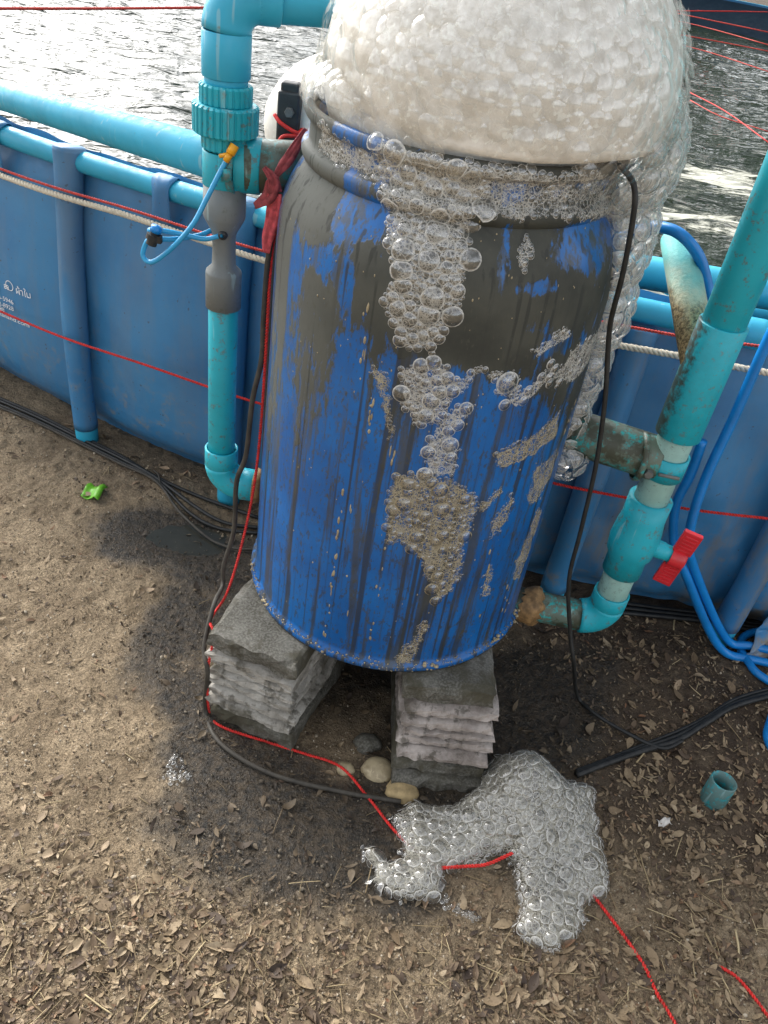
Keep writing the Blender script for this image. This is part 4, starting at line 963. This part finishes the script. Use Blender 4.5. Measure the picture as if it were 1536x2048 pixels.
obj('drum_branch', pipe(A(zt) + [.03, .0, 0], np.array([-.255, .03, zt + .004]), .0425, .004), M['pvc_teal'], inlet)
def ribbed(z0, z1, r, ribs, depth):
    n = ribs * 6; V = []; Fc = []; th = np.linspace(0, 2 * math.pi, n, endpoint=False)
    rr0 = r + depth * (np.arange(n) % 6 >= 2).astype(float)
    for z, k in ((z0, .93), (z0 + .003, 1), (z1 - .003, 1), (z1, .93)):
        for t, q in zip(th, rr0): V.append(A(z) + np.array([math.cos(t), math.sin(t), 0]) * q * k)
    for i in range(3):
        for j in range(n): Fc.append((i * n + j, i * n + (j + 1) % n, (i + 1) * n + (j + 1) % n, (i + 1) * n + j))
    Fc.append(tuple(range(n))[::-1]); Fc.append(tuple(range(3 * n, 4 * n))); return V, Fc
un = obj('union', ribbed(zl(297), zl(262), .0375, 22, .002), M['pvc'], inlet, False)
obj('union_nut', ribbed(zl(266), zl(206), .0505, 30, .003), M['pvc'], un, False)
obj('union_top', ribbed(zl(208), zl(166), .040, 24, .0025), M['pvc'], un, False)
zr, ztop = zl(172), zl(15)
obj('upper_riser', join(pipe(A(zr), A(zl(150)), .0345, .004), pipe(A(zl(154)), A(ztop - .03), .0385, .004)), M['pvc_clean'], inlet)
dirx = np.array([math.cos(.30), math.sin(.30), 0]); eg, eP = elbow(A(ztop + .02), (0, 0, 1), dirx, .0385, .05)
obj('top_elbow', join(eg, pipe(eP[-1] - dirx * .004, eP[-1] + dirx * .03, .0385, .004)), M['pvc_clean'], inlet)
obj('crossover_pipe', pipe(eP[-1] + dirx * .02, eP[-1] + dirx * .55 + np.array([0, 0, .02]), .0345, .004), M['pvc_clean'], inlet)
d_ = ray(-60, 172); far = CAM + d_ * (2.16 / (d_ @ fw))
feed = obj('feed_pipe', pipe(far + (far - A(zt)) * 1.2, A(zt) + np.array([-.004, .004, .0]), .0345, .004), M['pvc_clean'])
tag(feed, 'long plain cyan pipe running over the tank from the left', 'pipe')
# air tube with valve and yellow fitting
air = empty('air_tube'); tag(air, 'thin blue air tube looping from the grey venturi to a yellow fitting', 'air tube')
Y0 = -.045
T = lambda x, y, yy: on_y(x, y, yy)
obj('tube_loop', tube([T(458, 312, -.046), T(440, 345, -.055), T(412, 400, -.07), T(385, 450, -.085), T(345, 495, -.09), T(305, 524, -.085), T(286, 512, -.08), T(293, 485, -.078), T(305, 476, -.078)], .0042, 10, 8), M['airline'], air)
obj('tube_return', tube([T(306, 470, -.075), T(300, 460, -.07), T(330, 462, -.06), T(370, 470, -.045), T(410, 478, -.03), T(445, 470, -.022)], .0042, 10, 8), M['airline'], air)
obj('tube_return', tube([T(310, 478, -.07), T(350, 478, -.05), T(400, 470, -.01), T(432, 456, .01), T(442, 455, .012)], .0042, 10, 8), M['airline'], air)
vp = T(307, 475, -.078)
vb = obj('check_valve', join(lathe([(.001, -.013), (.009, -.013), (.009, -.004), (.0125, -.004), (.0125, .005), (.008, .005), (.008, .014), (.001, .014)], vp, (.3, .1, .9), 18), box(vp + [.008, -.004, .0], .014, .01, .012)), M['black_rubber'], air, False)
obj('valve_tip', lathe([(.001, .010), (.0095, .010), (.0095, .020), (.001, .022)], vp, (.3, .1, .9), 14), M['hose'], vb)
yp = T(460, 308, -.05)
obj('yellow_fitting', join(tube([yp, T(470, 290, -.045)], .0075, 12, 0), tube([T(452, 322, -.05), yp], .0055, 12, 0), tube([T(440, 312, -.045), yp], .0035, 8, 0)), M['yellow'], air)
obj('barb', lathe([(.001, -.004), (.008, -.004), (.008, .004), (.004, .006)], T(446, 470, -.024), (0, -1, 0), 14), M['black_metal'], air)
# red strip tied on the branch
rag = empty('red_cloth_strip'); tag(rag, 'torn faded red cloth strip tied round the dirty drum branch', 'cloth')
def strip(P, w0, mat, name):
    P = smooth_path(P, 6); P, Tn, U, Wv = pframes(P); n_ = 7; V = []; Fc = []; wv = np.interp(np.linspace(0, 1, len(P)), np.linspace(0, 1, len(w0)), w0); vdir = fw
    for i in range(len(P)):
        sx = np.cross(Tn[i], vdir); sx /= np.linalg.norm(sx) + 1e-9
        for k in range(n_): q = k / (n_ - 1) - .5; V.append(P[i] + sx * q * 2 * wv[i] - vdir * (.35 * wv[i] * math.cos(q * 14 + i * .25) - .1 * wv[i]))
    for i in range(len(P) - 1):
        for k in range(n_ - 1): Fc.append((i * n_ + k, i * n_ + k + 1, (i + 1) * n_ + k + 1, (i + 1) * n_ + k))
    o = obj(name, (V, Fc), M[mat], rag); mo = o.modifiers.new('thick', 'SOLIDIFY'); mo.thickness = .0015; return o
strip([T(612, 258, .0), T(590, 295, -.02), T(570, 325, -.04), T(552, 352, -.052)], [.004, .008, .009, .005], 'red_cloth', 'upper_strip')
strip([T(552, 350, -.052), T(545, 370, -.062), T(535, 392, -.06), T(510, 412, -.05)], [.005, .012, .012, .006], 'red_cloth', 'frayed_end')
strip([T(528, 335, -.06), T(545, 358, -.062), T(552, 385, -.062)], [.004, .008, .010], 'red_cloth', 'knot')
strip([T(550, 385, -.06), T(546, 430, -.05), T(536, 470, -.045), T(533, 505, -.04)], [.012, .0125, .010, .006], 'pink_cloth', 'hanging_tail')

# ================================================================== BLACK POST BEHIND THE DRUM
bp = empty('black_post'); tag(bp, 'black bolted metal post standing behind the drum', 'post')
pt = on_y(582, 168, .30); pc = np.array([pt[0] + .0, .30, 0]); ax = np.array([-.02, 0, 1.0])
bar = obj('post_bar', join(box((pt[0] - .004, .302, pt[2] / 2 - .06), .034, .022, pt[2] - .12), box((pt[0] + .001, .296, pt[2] - .075), .044, .034, .13), box((pt[0] + .001, .298, pt[2] - .006), .036, .028, .022)), M['black_metal'], bp, False); bevel(bar, .005, 2)
for dz in (-.045, -.108):
    obj('hex_bolt', lathe([(.0005, .009), (.0085, .009), (.0095, .006), (.0095, 0)], (pt[0] + .004, .279, pt[2] + dz), (0, -1, 0), 6), M['bolt'], bp, False)
cord = obj('red_rope', tube([(pt[0] - .026, .285, pt[2] - .055), (pt[0] - .01, .274, pt[2] - .066), (pt[0] + .022, .272, pt[2] - .078), (pt[0] + .028, .29, pt[2] - .075), (pt[0] + .02, .271, pt[2] - .083), (pt[0] - .004, .270, pt[2] - .088), (pt[0] - .014, .274, pt[2] - .11), (pt[0] - .018, .28, pt[2] - .16), (pt[0] - .02, .285, pt[2] - .23)], .0038, 8, 8), M['red_rope'])
tag(cord, 'short red cord wound round the black bolted post', 'rope')

# ================================================================== RIGHT STANDPIPE
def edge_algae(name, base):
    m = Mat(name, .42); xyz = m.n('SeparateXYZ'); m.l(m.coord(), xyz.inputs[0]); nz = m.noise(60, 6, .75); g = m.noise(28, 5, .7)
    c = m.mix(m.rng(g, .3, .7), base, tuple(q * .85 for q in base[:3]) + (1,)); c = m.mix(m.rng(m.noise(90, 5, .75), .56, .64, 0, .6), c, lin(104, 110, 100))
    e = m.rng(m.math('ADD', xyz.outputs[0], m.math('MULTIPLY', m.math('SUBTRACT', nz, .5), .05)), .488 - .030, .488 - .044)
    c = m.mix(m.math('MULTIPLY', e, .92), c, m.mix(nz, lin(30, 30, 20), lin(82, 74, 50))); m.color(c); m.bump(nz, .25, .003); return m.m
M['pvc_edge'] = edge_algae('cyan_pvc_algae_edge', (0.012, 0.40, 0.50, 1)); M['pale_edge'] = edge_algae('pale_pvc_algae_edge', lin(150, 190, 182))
RX, RY = .488, -.05
B = lambda z: np.array([RX, RY, z])
def zr_(py):
    lo, hi = 0.0, 1.6
    for _ in range(40):
        m = (lo + hi) / 2; d = B(m) - CAM; y = 1024 - F_PX * (d @ cu) / (d @ fw)
        if y > py: lo = m
        else: hi = m
    return lo
outl = empty('outlet_pipework'); tag(outl, 'algae stained cyan standpipe with red valve right of the drum', 'pipe')
zE = zr_(1240) + .004
eg, eP = elbow(B(zE), (0, 0, -1), (-1, 0, 0), .0385, .05)
obj('lower_elbow', join(eg, pipe(B(zE + .048), B(zE + .085), .0385, .005)), M['pvc'], outl)
nip = obj('drum_nipple', pipe(eP[-1] + np.array([.004, 0, 0]), np.array([.27, RY + .005, zE + .006]), .0345, .004), M['pvc_algae'], outl)
sv, sf = lathe([(.034, -.004), (.040, .0), (.045, .006), (.047, .014), (.043, .024), (.038, .034), (.036, .044), (.034, .048)], (.345, RY, zE + .004), (-1, .0, 0), 28)
sv = np.array(sv); so_ = np.array([0, RY, zE + .004]); dv = (sv - so_) * np.array([0, 1, 1]); aa_ = np.arctan2(dv[:, 2], dv[:, 1]); fn = fbm(np.cos(aa_) * 3 + sv[:, 0] * 60, np.sin(aa_) * 3 + 7, 3) - .5; sv = sv + dv * (fn * .55)[:, None]; sv[:, 0] += fn * .035
obj('sealant', (sv, sf), M['sealant'], nip)
zv0, zv1 = zr_(1140), zr_(1010)
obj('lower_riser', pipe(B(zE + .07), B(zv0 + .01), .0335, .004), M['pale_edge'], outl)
zm = (zv0 + zv1) / 2
valve = obj('ball_valve', lathe([(.034, zv0), (.0405, zv0), (.0405, zv0 + .045), (.0475, zm - .032), (.0505, zm), (.0475, zm + .03), (.0435, zv1 - .03), (.0435, zv1 + .018), (.034, zv1 + .018)], B(0), (0, 0, 1), 40), M['pvc'], outl)
hd = np.array([.93, -.25, -.12]); hd /= np.linalg.norm(hd); hc = B(zm - .002) + hd * .094
obj('valve_stem', lathe([(.019, .02), (.019, .06), (.0175, .064), (.0175, .082), (.001, .082)], B(zm), hd, 24), M['pvc'], valve)
ha = np.array([.12, -.10, .985]); ha -= hd * (ha @ hd); ha /= np.linalg.norm(ha); hb = np.cross(hd, ha); Rm = np.stack([hd, hb, ha], 1)
hand = obj('handle_hub', join(lathe([(.0215, -.016), (.0215, .012), (.017, .016), (.001, .016)], hc, hd, 24), lathe([(.001, -.016), (.0215, -.016)], hc, hd, 24)), M['red_plastic'], valve)
for s in (-1, 1):
    hw = obj('handle_wing', join(box(hc + ha * s * .046, .038, .011, .056, Rm), *[box(hc + ha * s * (.028 + k * .009) + hb * q, .027, .003, .003, Rm) for k in range(5) for q in (-.0065, .0065)]), M['red_plastic'], valve, False); bevel(hw, .002, 2)
zs0, zs1 = zr_(960), zr_(905); zc0, zc1 = zr_(868), zr_(645)
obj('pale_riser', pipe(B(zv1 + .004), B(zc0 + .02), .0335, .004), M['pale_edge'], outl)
zq = zr_(925)
obj('saddle_clamp', lathe([(.0345, zq - .026), (.0395, zq - .026), (.0395, zq + .022), (.0345, zq + .022)], B(0), (0, 0, 1), 36, True), M['pvc'], outl)
obj('clamp_pin', tube([B(zq - .004) + [-.02, -.0405, 0], B(zq - .004) + [.02, -.041, -.002]], .0035, 8, 0), M['bolt'], outl)
obj('clamp_bolt', lathe([(.0005, .014), (.008, .014), (.009, .008), (.009, -.01)], B(zq - .008) + [-.035, -.03, 0], (-.2, -1, 0), 6), M['bolt'], outl, False)
br0, br1 = np.array([.27, .0, zq + .012]), B(zq) + np.array([-.012, .004, .002])
obj('drum_branch', pipe(br0, br1, .0435, .004), M['pvc_algae'], outl)
obj('branch_flange', lathe([(.0435, 0), (.0485, .002), (.0485, .010), (.0435, .012)], br1 - np.array([.046, 0, 0]), (1, 0, 0), 32), M['pvc_algae'], outl)
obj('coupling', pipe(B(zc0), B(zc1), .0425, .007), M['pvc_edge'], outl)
obj('upper_riser', pipe(B(zc1 - .03), B(1.62), .0375, .004), M['pvc'], outl)
cb = B(zr_(730)) + np.array([-.012, .004, 0]); ct = on_y(1360, 505, .15)
def cut_pipe(a, b, r, wall, n=32):
    u, v, ax_ = frame(b - a); L = np.linalg.norm(b - a); V = []; Fc = []
    for rad, side_ in ((r, 0), (r, 1), (r - wall, 1), (r - wall, 0)):
        for j in range(n):
            t = 2 * math.pi * j / n; off = u * math.cos(t) + v * math.sin(t); h = 0 if side_ == 0 else L + .035 * (off @ np.array([-.9, -.3, .1]))
            V.append(a + off * rad + ax_ * h)
    for i in range(4):
        for j in range(n): Fc.append((i * n + j, i * n + (j + 1) % n, ((i + 1) % 4) * n + (j + 1) % n, ((i + 1) % 4) * n + j))
    return V, Fc
def cutmat():
    m = Mat('sun_bleached_pvc', .6); z = m.n('SeparateXYZ'); m.l(m.coord(), z.inputs[0]); nz = m.noise(24, 5, .65); g = m.noise(170, 3, .7)
    c = m.mix(m.rng(m.math('ADD', z.outputs[2], m.math('MULTIPLY', nz, .10)), 1.00, 1.09), lin(196, 190, 158), lin(96, 176, 172))
    mud = m.rng(m.math('ADD', z.outputs[2], m.math('MULTIPLY', nz, -.12)), .94, .90)
    c = m.mix(m.math('MULTIPLY', mud, .95), c, m.mix(m.rng(g, .35, .65), lin(70, 60, 40), lin(176, 158, 116))); m.color(c); m.bump(m.math('ADD', g, nz), .6, .004); return m.m
M['bleached'] = cutmat()
obj('cut_branch', cut_pipe(cb, ct, .0315, .004), M['bleached'], outl)
# pipes lying on the tank edge on the right
p0, p1 = on_y(1262, 540, .50), on_y(1600, 596, .50)
edgep = obj('edge_pipe', pipe(p0 + (p0 - p1) * .35, p1 + (p1 - p0) * 1.2, .038, .004), M['pvc_clean']); tag(edgep, 'thick cyan pipe lying across the tank edge behind the right standpipe', 'pipe')
p0, p1 = on_y(1330, 600, .62), on_y(1600, 640, .62)
edgeq = obj('edge_pipe', pipe(p0, p1 + (p1 - p0) * 1.2, .028, .004), M['pvc_clean']); tag(edgeq, 'thinner cyan pipe below the thick one at the tank edge', 'pipe')
c = on_y(1312, 600, .52); o = obj('wooden_offcut', box(c, .075, .05, .03, Matrix.Rotation(.25, 3, 'Y')), M['wood'], None, False); bevel(o, .004); tag(o, 'short wet pale offcut wedged between pipes at the tank edge', 'offcut')

# ================================================================== ROPES ON THE TANK
def tank_line(pix, R, ext_l=0.6, ext_r=0.8):
    Q = []
    for x, y in pix: p = on_tank(x, y, R); Q.append((phi_of(p), p[2]))
    Q.sort(); a = np.array([q[0] for q in Q]); z = np.array([q[1] for q in Q])
    a = np.r_[a[0] - ext_l / TR * 2, a, a[-1] + ext_r / TR * 2]; z = np.r_[z[0] , z, z[-1]]
    aa = np.linspace(a[0], a[-1], 90); return [tpos(t, R + .004 * math.sin(t * 60), np.interp(t, a, z)) for t in aa]
wr = tank_line([(0, 351), (230, 424), (420, 486), (535, 522), (1235, 692), (1370, 714), (1536, 744)], TR + .086)
tag(obj('white_rope', rope(wr, .0075, 3, .032, 6, 0), M['white_rope']), 'thick twisted white rope strung along the upper tank wall', 'rope')
rr1 = tank_line([(0, 338), (230, 410), (420, 470), (535, 503), (1285, 660), (1370, 675), (1536, 692)], TR + .084)
tag(obj('red_rope', rope(rr1, .0036, 2, .014, 5, 0), M['red_dark']), 'thin red cord just above the white rope on the tank wall', 'rope')
rr2 = tank_line([(0, 624), (230, 710), (420, 774), (525, 807), (1150, 978), (1380, 1017), (1536, 1037)], TR + .098)
tag(obj('red_rope', rope(rr2, .0038, 2, .014, 5, 0), M['red_rope']), 'red cord strung low across the tank wall', 'rope')
# red lines over the water
def over(name, pts, r, label, mat='red_rope'):
    tag(obj(name, tube(pts, r, 6, 4), M[mat]), label, 'rope', 'cords strung over the water')
FR = lambda x, y, z=.86: on_z(x, y, z)
over('net_cord', [FR(1380, 185, .84), FR(1450, 222, .84), FR(1540, 287, .84)], .0024, 'bright orange red cord over the water leaving the foam cap edge')
over('net_cord', [FR(1380, 200, .82), FR(1440, 232, .82), FR(1540, 264, .82)], .0022, 'darker red cord just behind the bright orange cord', 'red_dark')
over('net_cord', [FR(1330, 82, .80), FR(1420, 105, .80), FR(1545, 146, .80)], .0035, 'lowest of the four far red cords over the water', 'red_dark')
over('net_cord', [FR(1280, 56, .79), FR(1420, 80, .79), FR(1545, 104, .79)], .0045, 'second lowest far red cord over the water', 'red_dark')
over('net_cord', [FR(1260, 22, .76), FR(1400, 52, .76), FR(1545, 92, .76)], .005, 'third lowest far red cord over the water', 'red_dark')
over('net_cord', [FR(1270, 10, .80), FR(1360, 28, .80), FR(1545, 66, .80)], .006, 'slanting red cord along the foot of the far tank wall', 'red_dark')
over('net_cord', [FR(1260, 22, .79), FR(1400, 22, .83), FR(1545, 24, .86)], .006, 'level red cord in front of the far dark tank wall', 'red_rope')
over('net_cord', [FR(-60, 17, .90), FR(220, 17, .90), FR(445, 15, .90), FR(700, 14, .9)], .006, 'dark red cord over the water at the left', 'red_dark')

# ================================================================== HOSES AND CABLES
def clear_wall(p, gap=.102):
    p = np.array(p, float); d = p[:2] - TC; r = np.linalg.norm(d)
    if r < TR + gap: p[:2] = TC + d / r * (TR + gap)
    return p
hose = empty('blue_hose'); tag(hose, 'thick blue hose hanging over the tank edge and bending along the ground', 'hose')
obj('hose_arch', tube([on_y(1230, 480, .22), on_y(1290, 456, .16), on_y(1330, 456, .12), on_y(1365, 472, .10), on_y(1397, 512, .10), on_y(1413, 565, .10), on_y(1422, 625, .10), on_y(1424, 680, .12), on_y(1412, 770, .18), on_y(1400, 860, .24)], .0105, 12, 8), M['hose'], hose)
obj('hose_run', tube([clear_wall(q) for q in (on_y(1600, 560, .20), on_y(1536, 680, .20), on_y(1470, 830, .19), on_y(1410, 960, .17), on_y(1380, 1060, .15), on_y(1384, 1125, .16), on_z(1425, 1180, .05), on_z(1480, 1205, .035), on_z(1600, 1222, .03))], .0112, 12, 8), M['hose'], hose)
obj('hose_run', tube([clear_wall(q, .13) for q in (on_y(1400, 860, .24), on_y(1380, 940, .21), on_y(1352, 1010, .19), on_y(1348, 1085, .18), on_y(1368, 1140, .16), on_z(1412, 1192, .04), on_z(1480, 1225, .014), on_z(1600, 1245, .012))], .0112, 12, 8), M['hose'], hose)
c1 = obj('blue_hose', tube([on_g(1620, 1262, .012), on_g(1530, 1264, .012), on_g(1488, 1275, .012), on_g(1478, 1300, .012), on_g(1492, 1332, .012), on_g(1520, 1362, .012), on_g(1620, 1420, .012)], .0105, 12, 8), M['hose']); tag(c1, 'blue hose loop half buried in leaves at the right edge', 'hose')
c2 = obj('blue_hose', tube([on_g(1600, 1400, .012), on_g(1548, 1430, .012), on_g(1532, 1460, .012), on_g(1530, 1490, .012), on_g(1560, 1530, .012), on_g(1640, 1560, .012)], .0105, 12, 8), M['hose']); tag(c2, 'end of a blue hose loop at the right edge above the cut pipe ring', 'hose')
cab = tube([(.17, -.13, 1.20), (.20, -.15, 1.235), on_y(1255, 348, -.155), on_y(1270, 385, -.165), on_y(1264, 450, -.165), on_y(1245, 550, -.15), on_y(1222, 640, -.13), on_y(1216, 700, -.115), on_y(1210, 800, -.12), on_y(1192, 930, -.12), on_y(1162, 1060, -.12), on_y(1138, 1160, -.12), on_y(1140, 1260, -.12), on_y(1148, 1330, -.13), on_g(1152, 1398, .014), on_g(1185, 1430, .013), on_g(1250, 1470, .012), on_g(1320, 1503, .012), on_g(1360, 1490, .012)], .0045, 10, 8)
tag(obj('black_cable', cab, M['black_rubber']), 'black cable hanging from the rim down the right side of the drum', 'cable')
lc = tube([on_y(552, 420, -.02), on_y(536, 520, -.03), on_y(527, 640, -.035), on_y(523, 720, -.04), on_y(505, 800, -.05), on_y(492, 910, -.055), on_y(473, 965, -.055), on_y(468, 1060, -.06), on_y(448, 1130, -.08), on_y(445, 1172, -.10), (-.352, -.190, .255), (-.353, -.262, .20), on_y(415, 1345, -.295), on_g(411, 1425, .007), on_g(440, 1490, .006), on_g(540, 1550, .006), on_g(680, 1588, .006), on_g(800, 1610, .008)], .0052, 10, 8)
tag(obj('black_cable', lc, M['dust_cable']), 'dusty black cable running down the left of the drum and across the wet soil', 'cable')
rc = rope([on_y(575, 300, .05), on_y(556, 420, -.01), on_y(541, 540, -.03), on_y(533, 680, -.04), on_y(521, 860, -.05), on_y(505, 990, -.06), on_y(478, 1110, -.09), on_y(452, 1190, -.13), (-.352, -.215, .235), on_y(428, 1270, -.255), on_y(415, 1345, -.292), on_g(418, 1425, .006), on_g(440, 1455, .005), on_g(520, 1482, .0035), on_g(610, 1512, .005), on_g(680, 1542, .012), on_g(735, 1600, .006), on_g(800, 1680, .004), on_g(880, 1744, .004)], .0032, 2, .012, 5, 8)
tag(obj('red_rope', rc, M['red_rope']), 'red cord running down the left of the drum and round the left pier', 'rope')
rc = rope([on_g(880, 1745, .012), on_g(930, 1746, .020), on_z(975, 1728, .042), on_z(1025, 1706, .055)], .0036, 2, .012, 5, 8)
tag(obj('red_rope', rc, M['red_rope']), 'short length of red cord lying across the foam heap', 'rope')
rc = rope([on_g(1170, 1780, .004), on_g(1195, 1812, .005), on_g(1240, 1872, .005), on_g(1285, 1935, .005), on_g(1310, 1990, .005), on_g(1340, 2040, .005), on_g(1380, 2110, .005)], .0036, 2, .012, 5, 8)
tag(obj('red_rope', rc, M['red_rope']), 'red cord leading from the foam heap to the bottom of the picture', 'rope')
rc = rope([on_g(1428, 1933, -.002), on_g(1445, 1942, .005), on_g(1480, 1968, .005), on_g(1536, 2040, .005), on_g(1570, 2110, .005)], .0034, 2, .012, 5, 8)
tag(obj('red_rope', rc, M['red_rope']), 'red cord in the bottom right corner on bare sand', 'rope')
for k, (dy, lab) in enumerate(((-8, 'back'), (-2, 'second'), (4, 'third'), (10, 'front'))):
    e = [(-80, 780 + dy * 1.2), (60, 838 + dy), (160, 885 + dy), (240, 925 + dy), (312, 966 + dy * .6)]
    tl = [[(400, 1000), (520, 1042)], [(390, 1020), (450, 1050), (520, 1062)], [(380, 1030), (440, 1058), (520, 1072)], [(360, 1030), (420, 1078), (470, 1100), (530, 1105)]][k]
    tag(obj('black_cable', tube([on_g(x, y, .008 + .003 * (k % 2)) for x, y in e + tl], .0052 if k < 3 else .004, 8, 8), M['dust_cable' if k == 3 else 'black_rubber']), f'{lab} cable of the black bundle on the ground by the left tank wall', 'cable', 'cables along the tank wall')
tie = obj('wire_tie', tube([on_g(308, 955, .02), on_g(318, 968, .024), on_g(322, 980, .006)], .002, 6, 4), M['dust_cable']); tag(tie, 'wire twist binding the black cables near the puddle', 'wire')
for k, lab in enumerate(('upper', 'middle', 'lower')):
    tag(obj('black_cable', tube([on_g(1230, 1206 + 10 * k, .006), on_g(1330, 1219 + 9 * k, .009), on_g(1420, 1232 + 8 * k, .010), on_g(1500, 1246 + 8 * k, .010), on_g(1620, 1262 + 8 * k, .010)], .0062, 8, 8), M['black_rubber']), f'{lab} black cable lying under the blue hose at the right tank foot', 'cable', 'cables under the blue hose')
for k, lab in enumerate(('thickest', 'middle', 'thinnest')):
    tag(obj('black_cable', tube([on_g(1150, 1556 - k * 5, .006), on_g(1200, 1536 - k * 4, .008), on_g(1280, 1506 - k * 6, .009), on_g(1350, 1488 - k * 9, .010), on_g(1410, 1452 - k * 6, .010), on_g(1480, 1415 - k * 7, .010), on_g(1640, 1375 - k * 8, .010)], (.0072, .0055, .0042)[k], 8, 8), M['black_rubber']), f'{lab} black cable of the bundle crossing leaves above the cut pipe ring', 'cable', 'cables crossing the leaves')

# ================================================================== LOOSE TARPAULIN FLAP
fu, fz = np.meshgrid(np.linspace(0, 1, 60), np.linspace(0, 1, 34)); xf = 1.02 + .75 * fu - .05 * (1 - fz) ; hf_ = (.10 + .42 * sstep(0, .45, fu)) * fz + .006
af = np.arcsin((xf - TC[0]) / TR); rf = TR + .075 + .035 * (1 - fz) + .028 * np.sin(fu * 26 + fz * 4 + 2 * fbm(fu * 4, fz * 3, 2)) * (.5 + .5 * (1 - fz)) + .03 * (fbm(fu * 9, fz * 7, 3) - .5)
Vf = np.stack([TC[0] + rf * np.sin(af), TC[1] - rf * np.cos(af), hf_], -1).reshape(-1, 3); idx = np.arange(fu.size).reshape(fu.shape); faces = np.stack([idx[:-1, :-1], idx[:-1, 1:], idx[1:, 1:], idx[1:, :-1]], -1).reshape(-1, 4)
flap = obj('tarpaulin_flap', (Vf, faces), M['tarp'], None, True, {'dirt': np.full(len(Vf), 1.3)}); flap.modifiers.new('t', 'SOLIDIFY').thickness = .002; tag(flap, 'crumpled dirty grey blue tarpaulin flap slumped at the right foot of the tank', 'tarpaulin')

# ================================================================== LITTER
rg = on_g(1424, 1600)
ringo = obj('pipe_ring', pipe(rg + np.array([0, 0, -.006]), rg + np.array([.004, .006, .062]), .0285, .003, 40), M['pvc_dirty']); tag(ringo, 'short cut ring of cyan pipe standing in the leaves', 'pipe ring')
gpn = on_g(190, 992, .006); V = []; Fc = []; nn_ = 9
for i in range(nn_):
    for j in range(nn_):
        u, v = i / (nn_ - 1) - .5, j / (nn_ - 1) - .5; V.append(gpn + np.array([u * .055 + v * .006, v * .062 - u * .012, .006 + .006 * math.sin(u * 7) + .006 * math.sin(v * 6 + 1) + (.007 if u > .22 else 0)]))
for i in range(nn_ - 1):
    for j in range(nn_ - 1): Fc.append((i * nn_ + j, (i + 1) * nn_ + j, (i + 1) * nn_ + j + 1, i * nn_ + j + 1))
o = obj('plastic_scrap', (V, Fc), M['green_plastic']); o.modifiers.new('t', 'SOLIDIFY').thickness = .002; tag(o, 'crumpled bright green plastic wrapper on the sand', 'wrapper')
V = []; Fc = []; pp = on_g(1325, 1650, .006)
for i in range(6):
    for j in range(5):
        u, v = i / 5 - .5, j / 4 - .5; V.append(pp + np.array([u * .03, v * .018 + .006 * math.sin(u * 5), .006 * math.sin(u * 9 + v * 4) + .004]))
for i in range(5):
    for j in range(4): Fc.append((i * 5 + j, (i + 1) * 5 + j, (i + 1) * 5 + j + 1, i * 5 + j + 1))
o = obj('paper_scrap', (V, Fc), M['paper']); o.modifiers.new('t', 'SOLIDIFY').thickness = .0012; tag(o, 'tiny crumpled white scrap among the leaves left of the cut pipe ring', 'scrap')

# ================================================================== TREES BEYOND THE FAR TANK WALL (their dark mirror image lies on the water)
def bark(): return plain('bark', lin(84, 72, 58), .9, .3, 14, .5)
def folmat():
    m = Mat('foliage', .6); m.color(m.ramp(m.attr('rnd'), [(0, (.025, .05, .015, 1)), (.6, (.05, .09, .025, 1)), (1, (.09, .13, .04, 1))])); return m.m
M['bark'] = bark(); M['foliage'] = folmat()
def tree_parts(seed):
    r = random.Random(seed); G = [tube([(0, 0, -.2), (.08, .05, 1.2), (.0, .1, 2.6), (.15, 0, 4.2)], .16, 10, 5, True, [.2, .15, .12, .06])]
    tips = [(0.1, 0, 4.4)]
    for k in range(9):
        a = k * 2.4; h = 1.5 + k * .3; e = (math.cos(a) * r.uniform(1.0, 1.9), math.sin(a) * r.uniform(1.0, 1.9), h + r.uniform(.8, 1.6)); G.append(tube([(.03, .05, h), (e[0] * .5, e[1] * .5, h + .3), e], .05, 6, 4, True, [.07, .045, .015])); tips.append(e)
    V = []; Fc = []; R_ = []; n = 0
    for c in range(70):
        t = tips[c % len(tips)]; cc = np.array(t) + np.array([r.gauss(0, .55), r.gauss(0, .55), r.gauss(0, .5)]); rd = r.uniform(.3, .6)
        for q in range(42):
            d = np.array([r.gauss(0, 1), r.gauss(0, 1), r.gauss(0, .8)]); d = d / np.linalg.norm(d) * rd * r.random()**.4; L = r.uniform(.10, .2); u = np.array([r.gauss(0, 1), r.gauss(0, 1), r.gauss(0, .6)]); u /= np.linalg.norm(u); v = np.cross(u, (r.gauss(0, 1), r.gauss(0, 1), 1)); v /= np.linalg.norm(v); p = cc + d
            V += [p - u * L, p + v * L * .45, p + u * L, p - v * L * .45]; Fc.append((n, n + 1, n + 2, n + 3)); n += 4; R_ += [r.random()] * 4
    a = mk_mesh('trunk', *join(*G)); a.materials.append(M['bark']); b = mk_mesh('crown', V, Fc, True, {'rnd': R_}); b.materials.append(M['foliage']); return a, b
TP = [tree_parts(1), tree_parts(2)]
for k, (x, y, s, lab) in enumerate(((3.6, 14.2, 1.25, 'leafy tree behind the far tank wall, first from the left'), (6.2, 13.6, 1.4, 'leafy tree behind the far tank wall, second from the left'), (8.6, 12.2, 1.3, 'leafy tree behind the far tank wall, third from the left'), (10.6, 9.8, 1.45, 'leafy tree beside the tank, fourth from the left'), (11.4, 6.8, 1.3, 'leafy tree beside the tank, fifth from the left'))):
    e = bpy.data.objects.new('tree', None); link(e); e.location = (x, y, 0); e.scale = (s, s, s); e.rotation_euler = (0, 0, k * 1.3); tag(e, lab, 'tree', 'trees beyond the tank')
    for me, nm in zip(TP[k % 2], ('trunk', 'crown')): q = bpy.data.objects.new(nm, me); link(q, e)
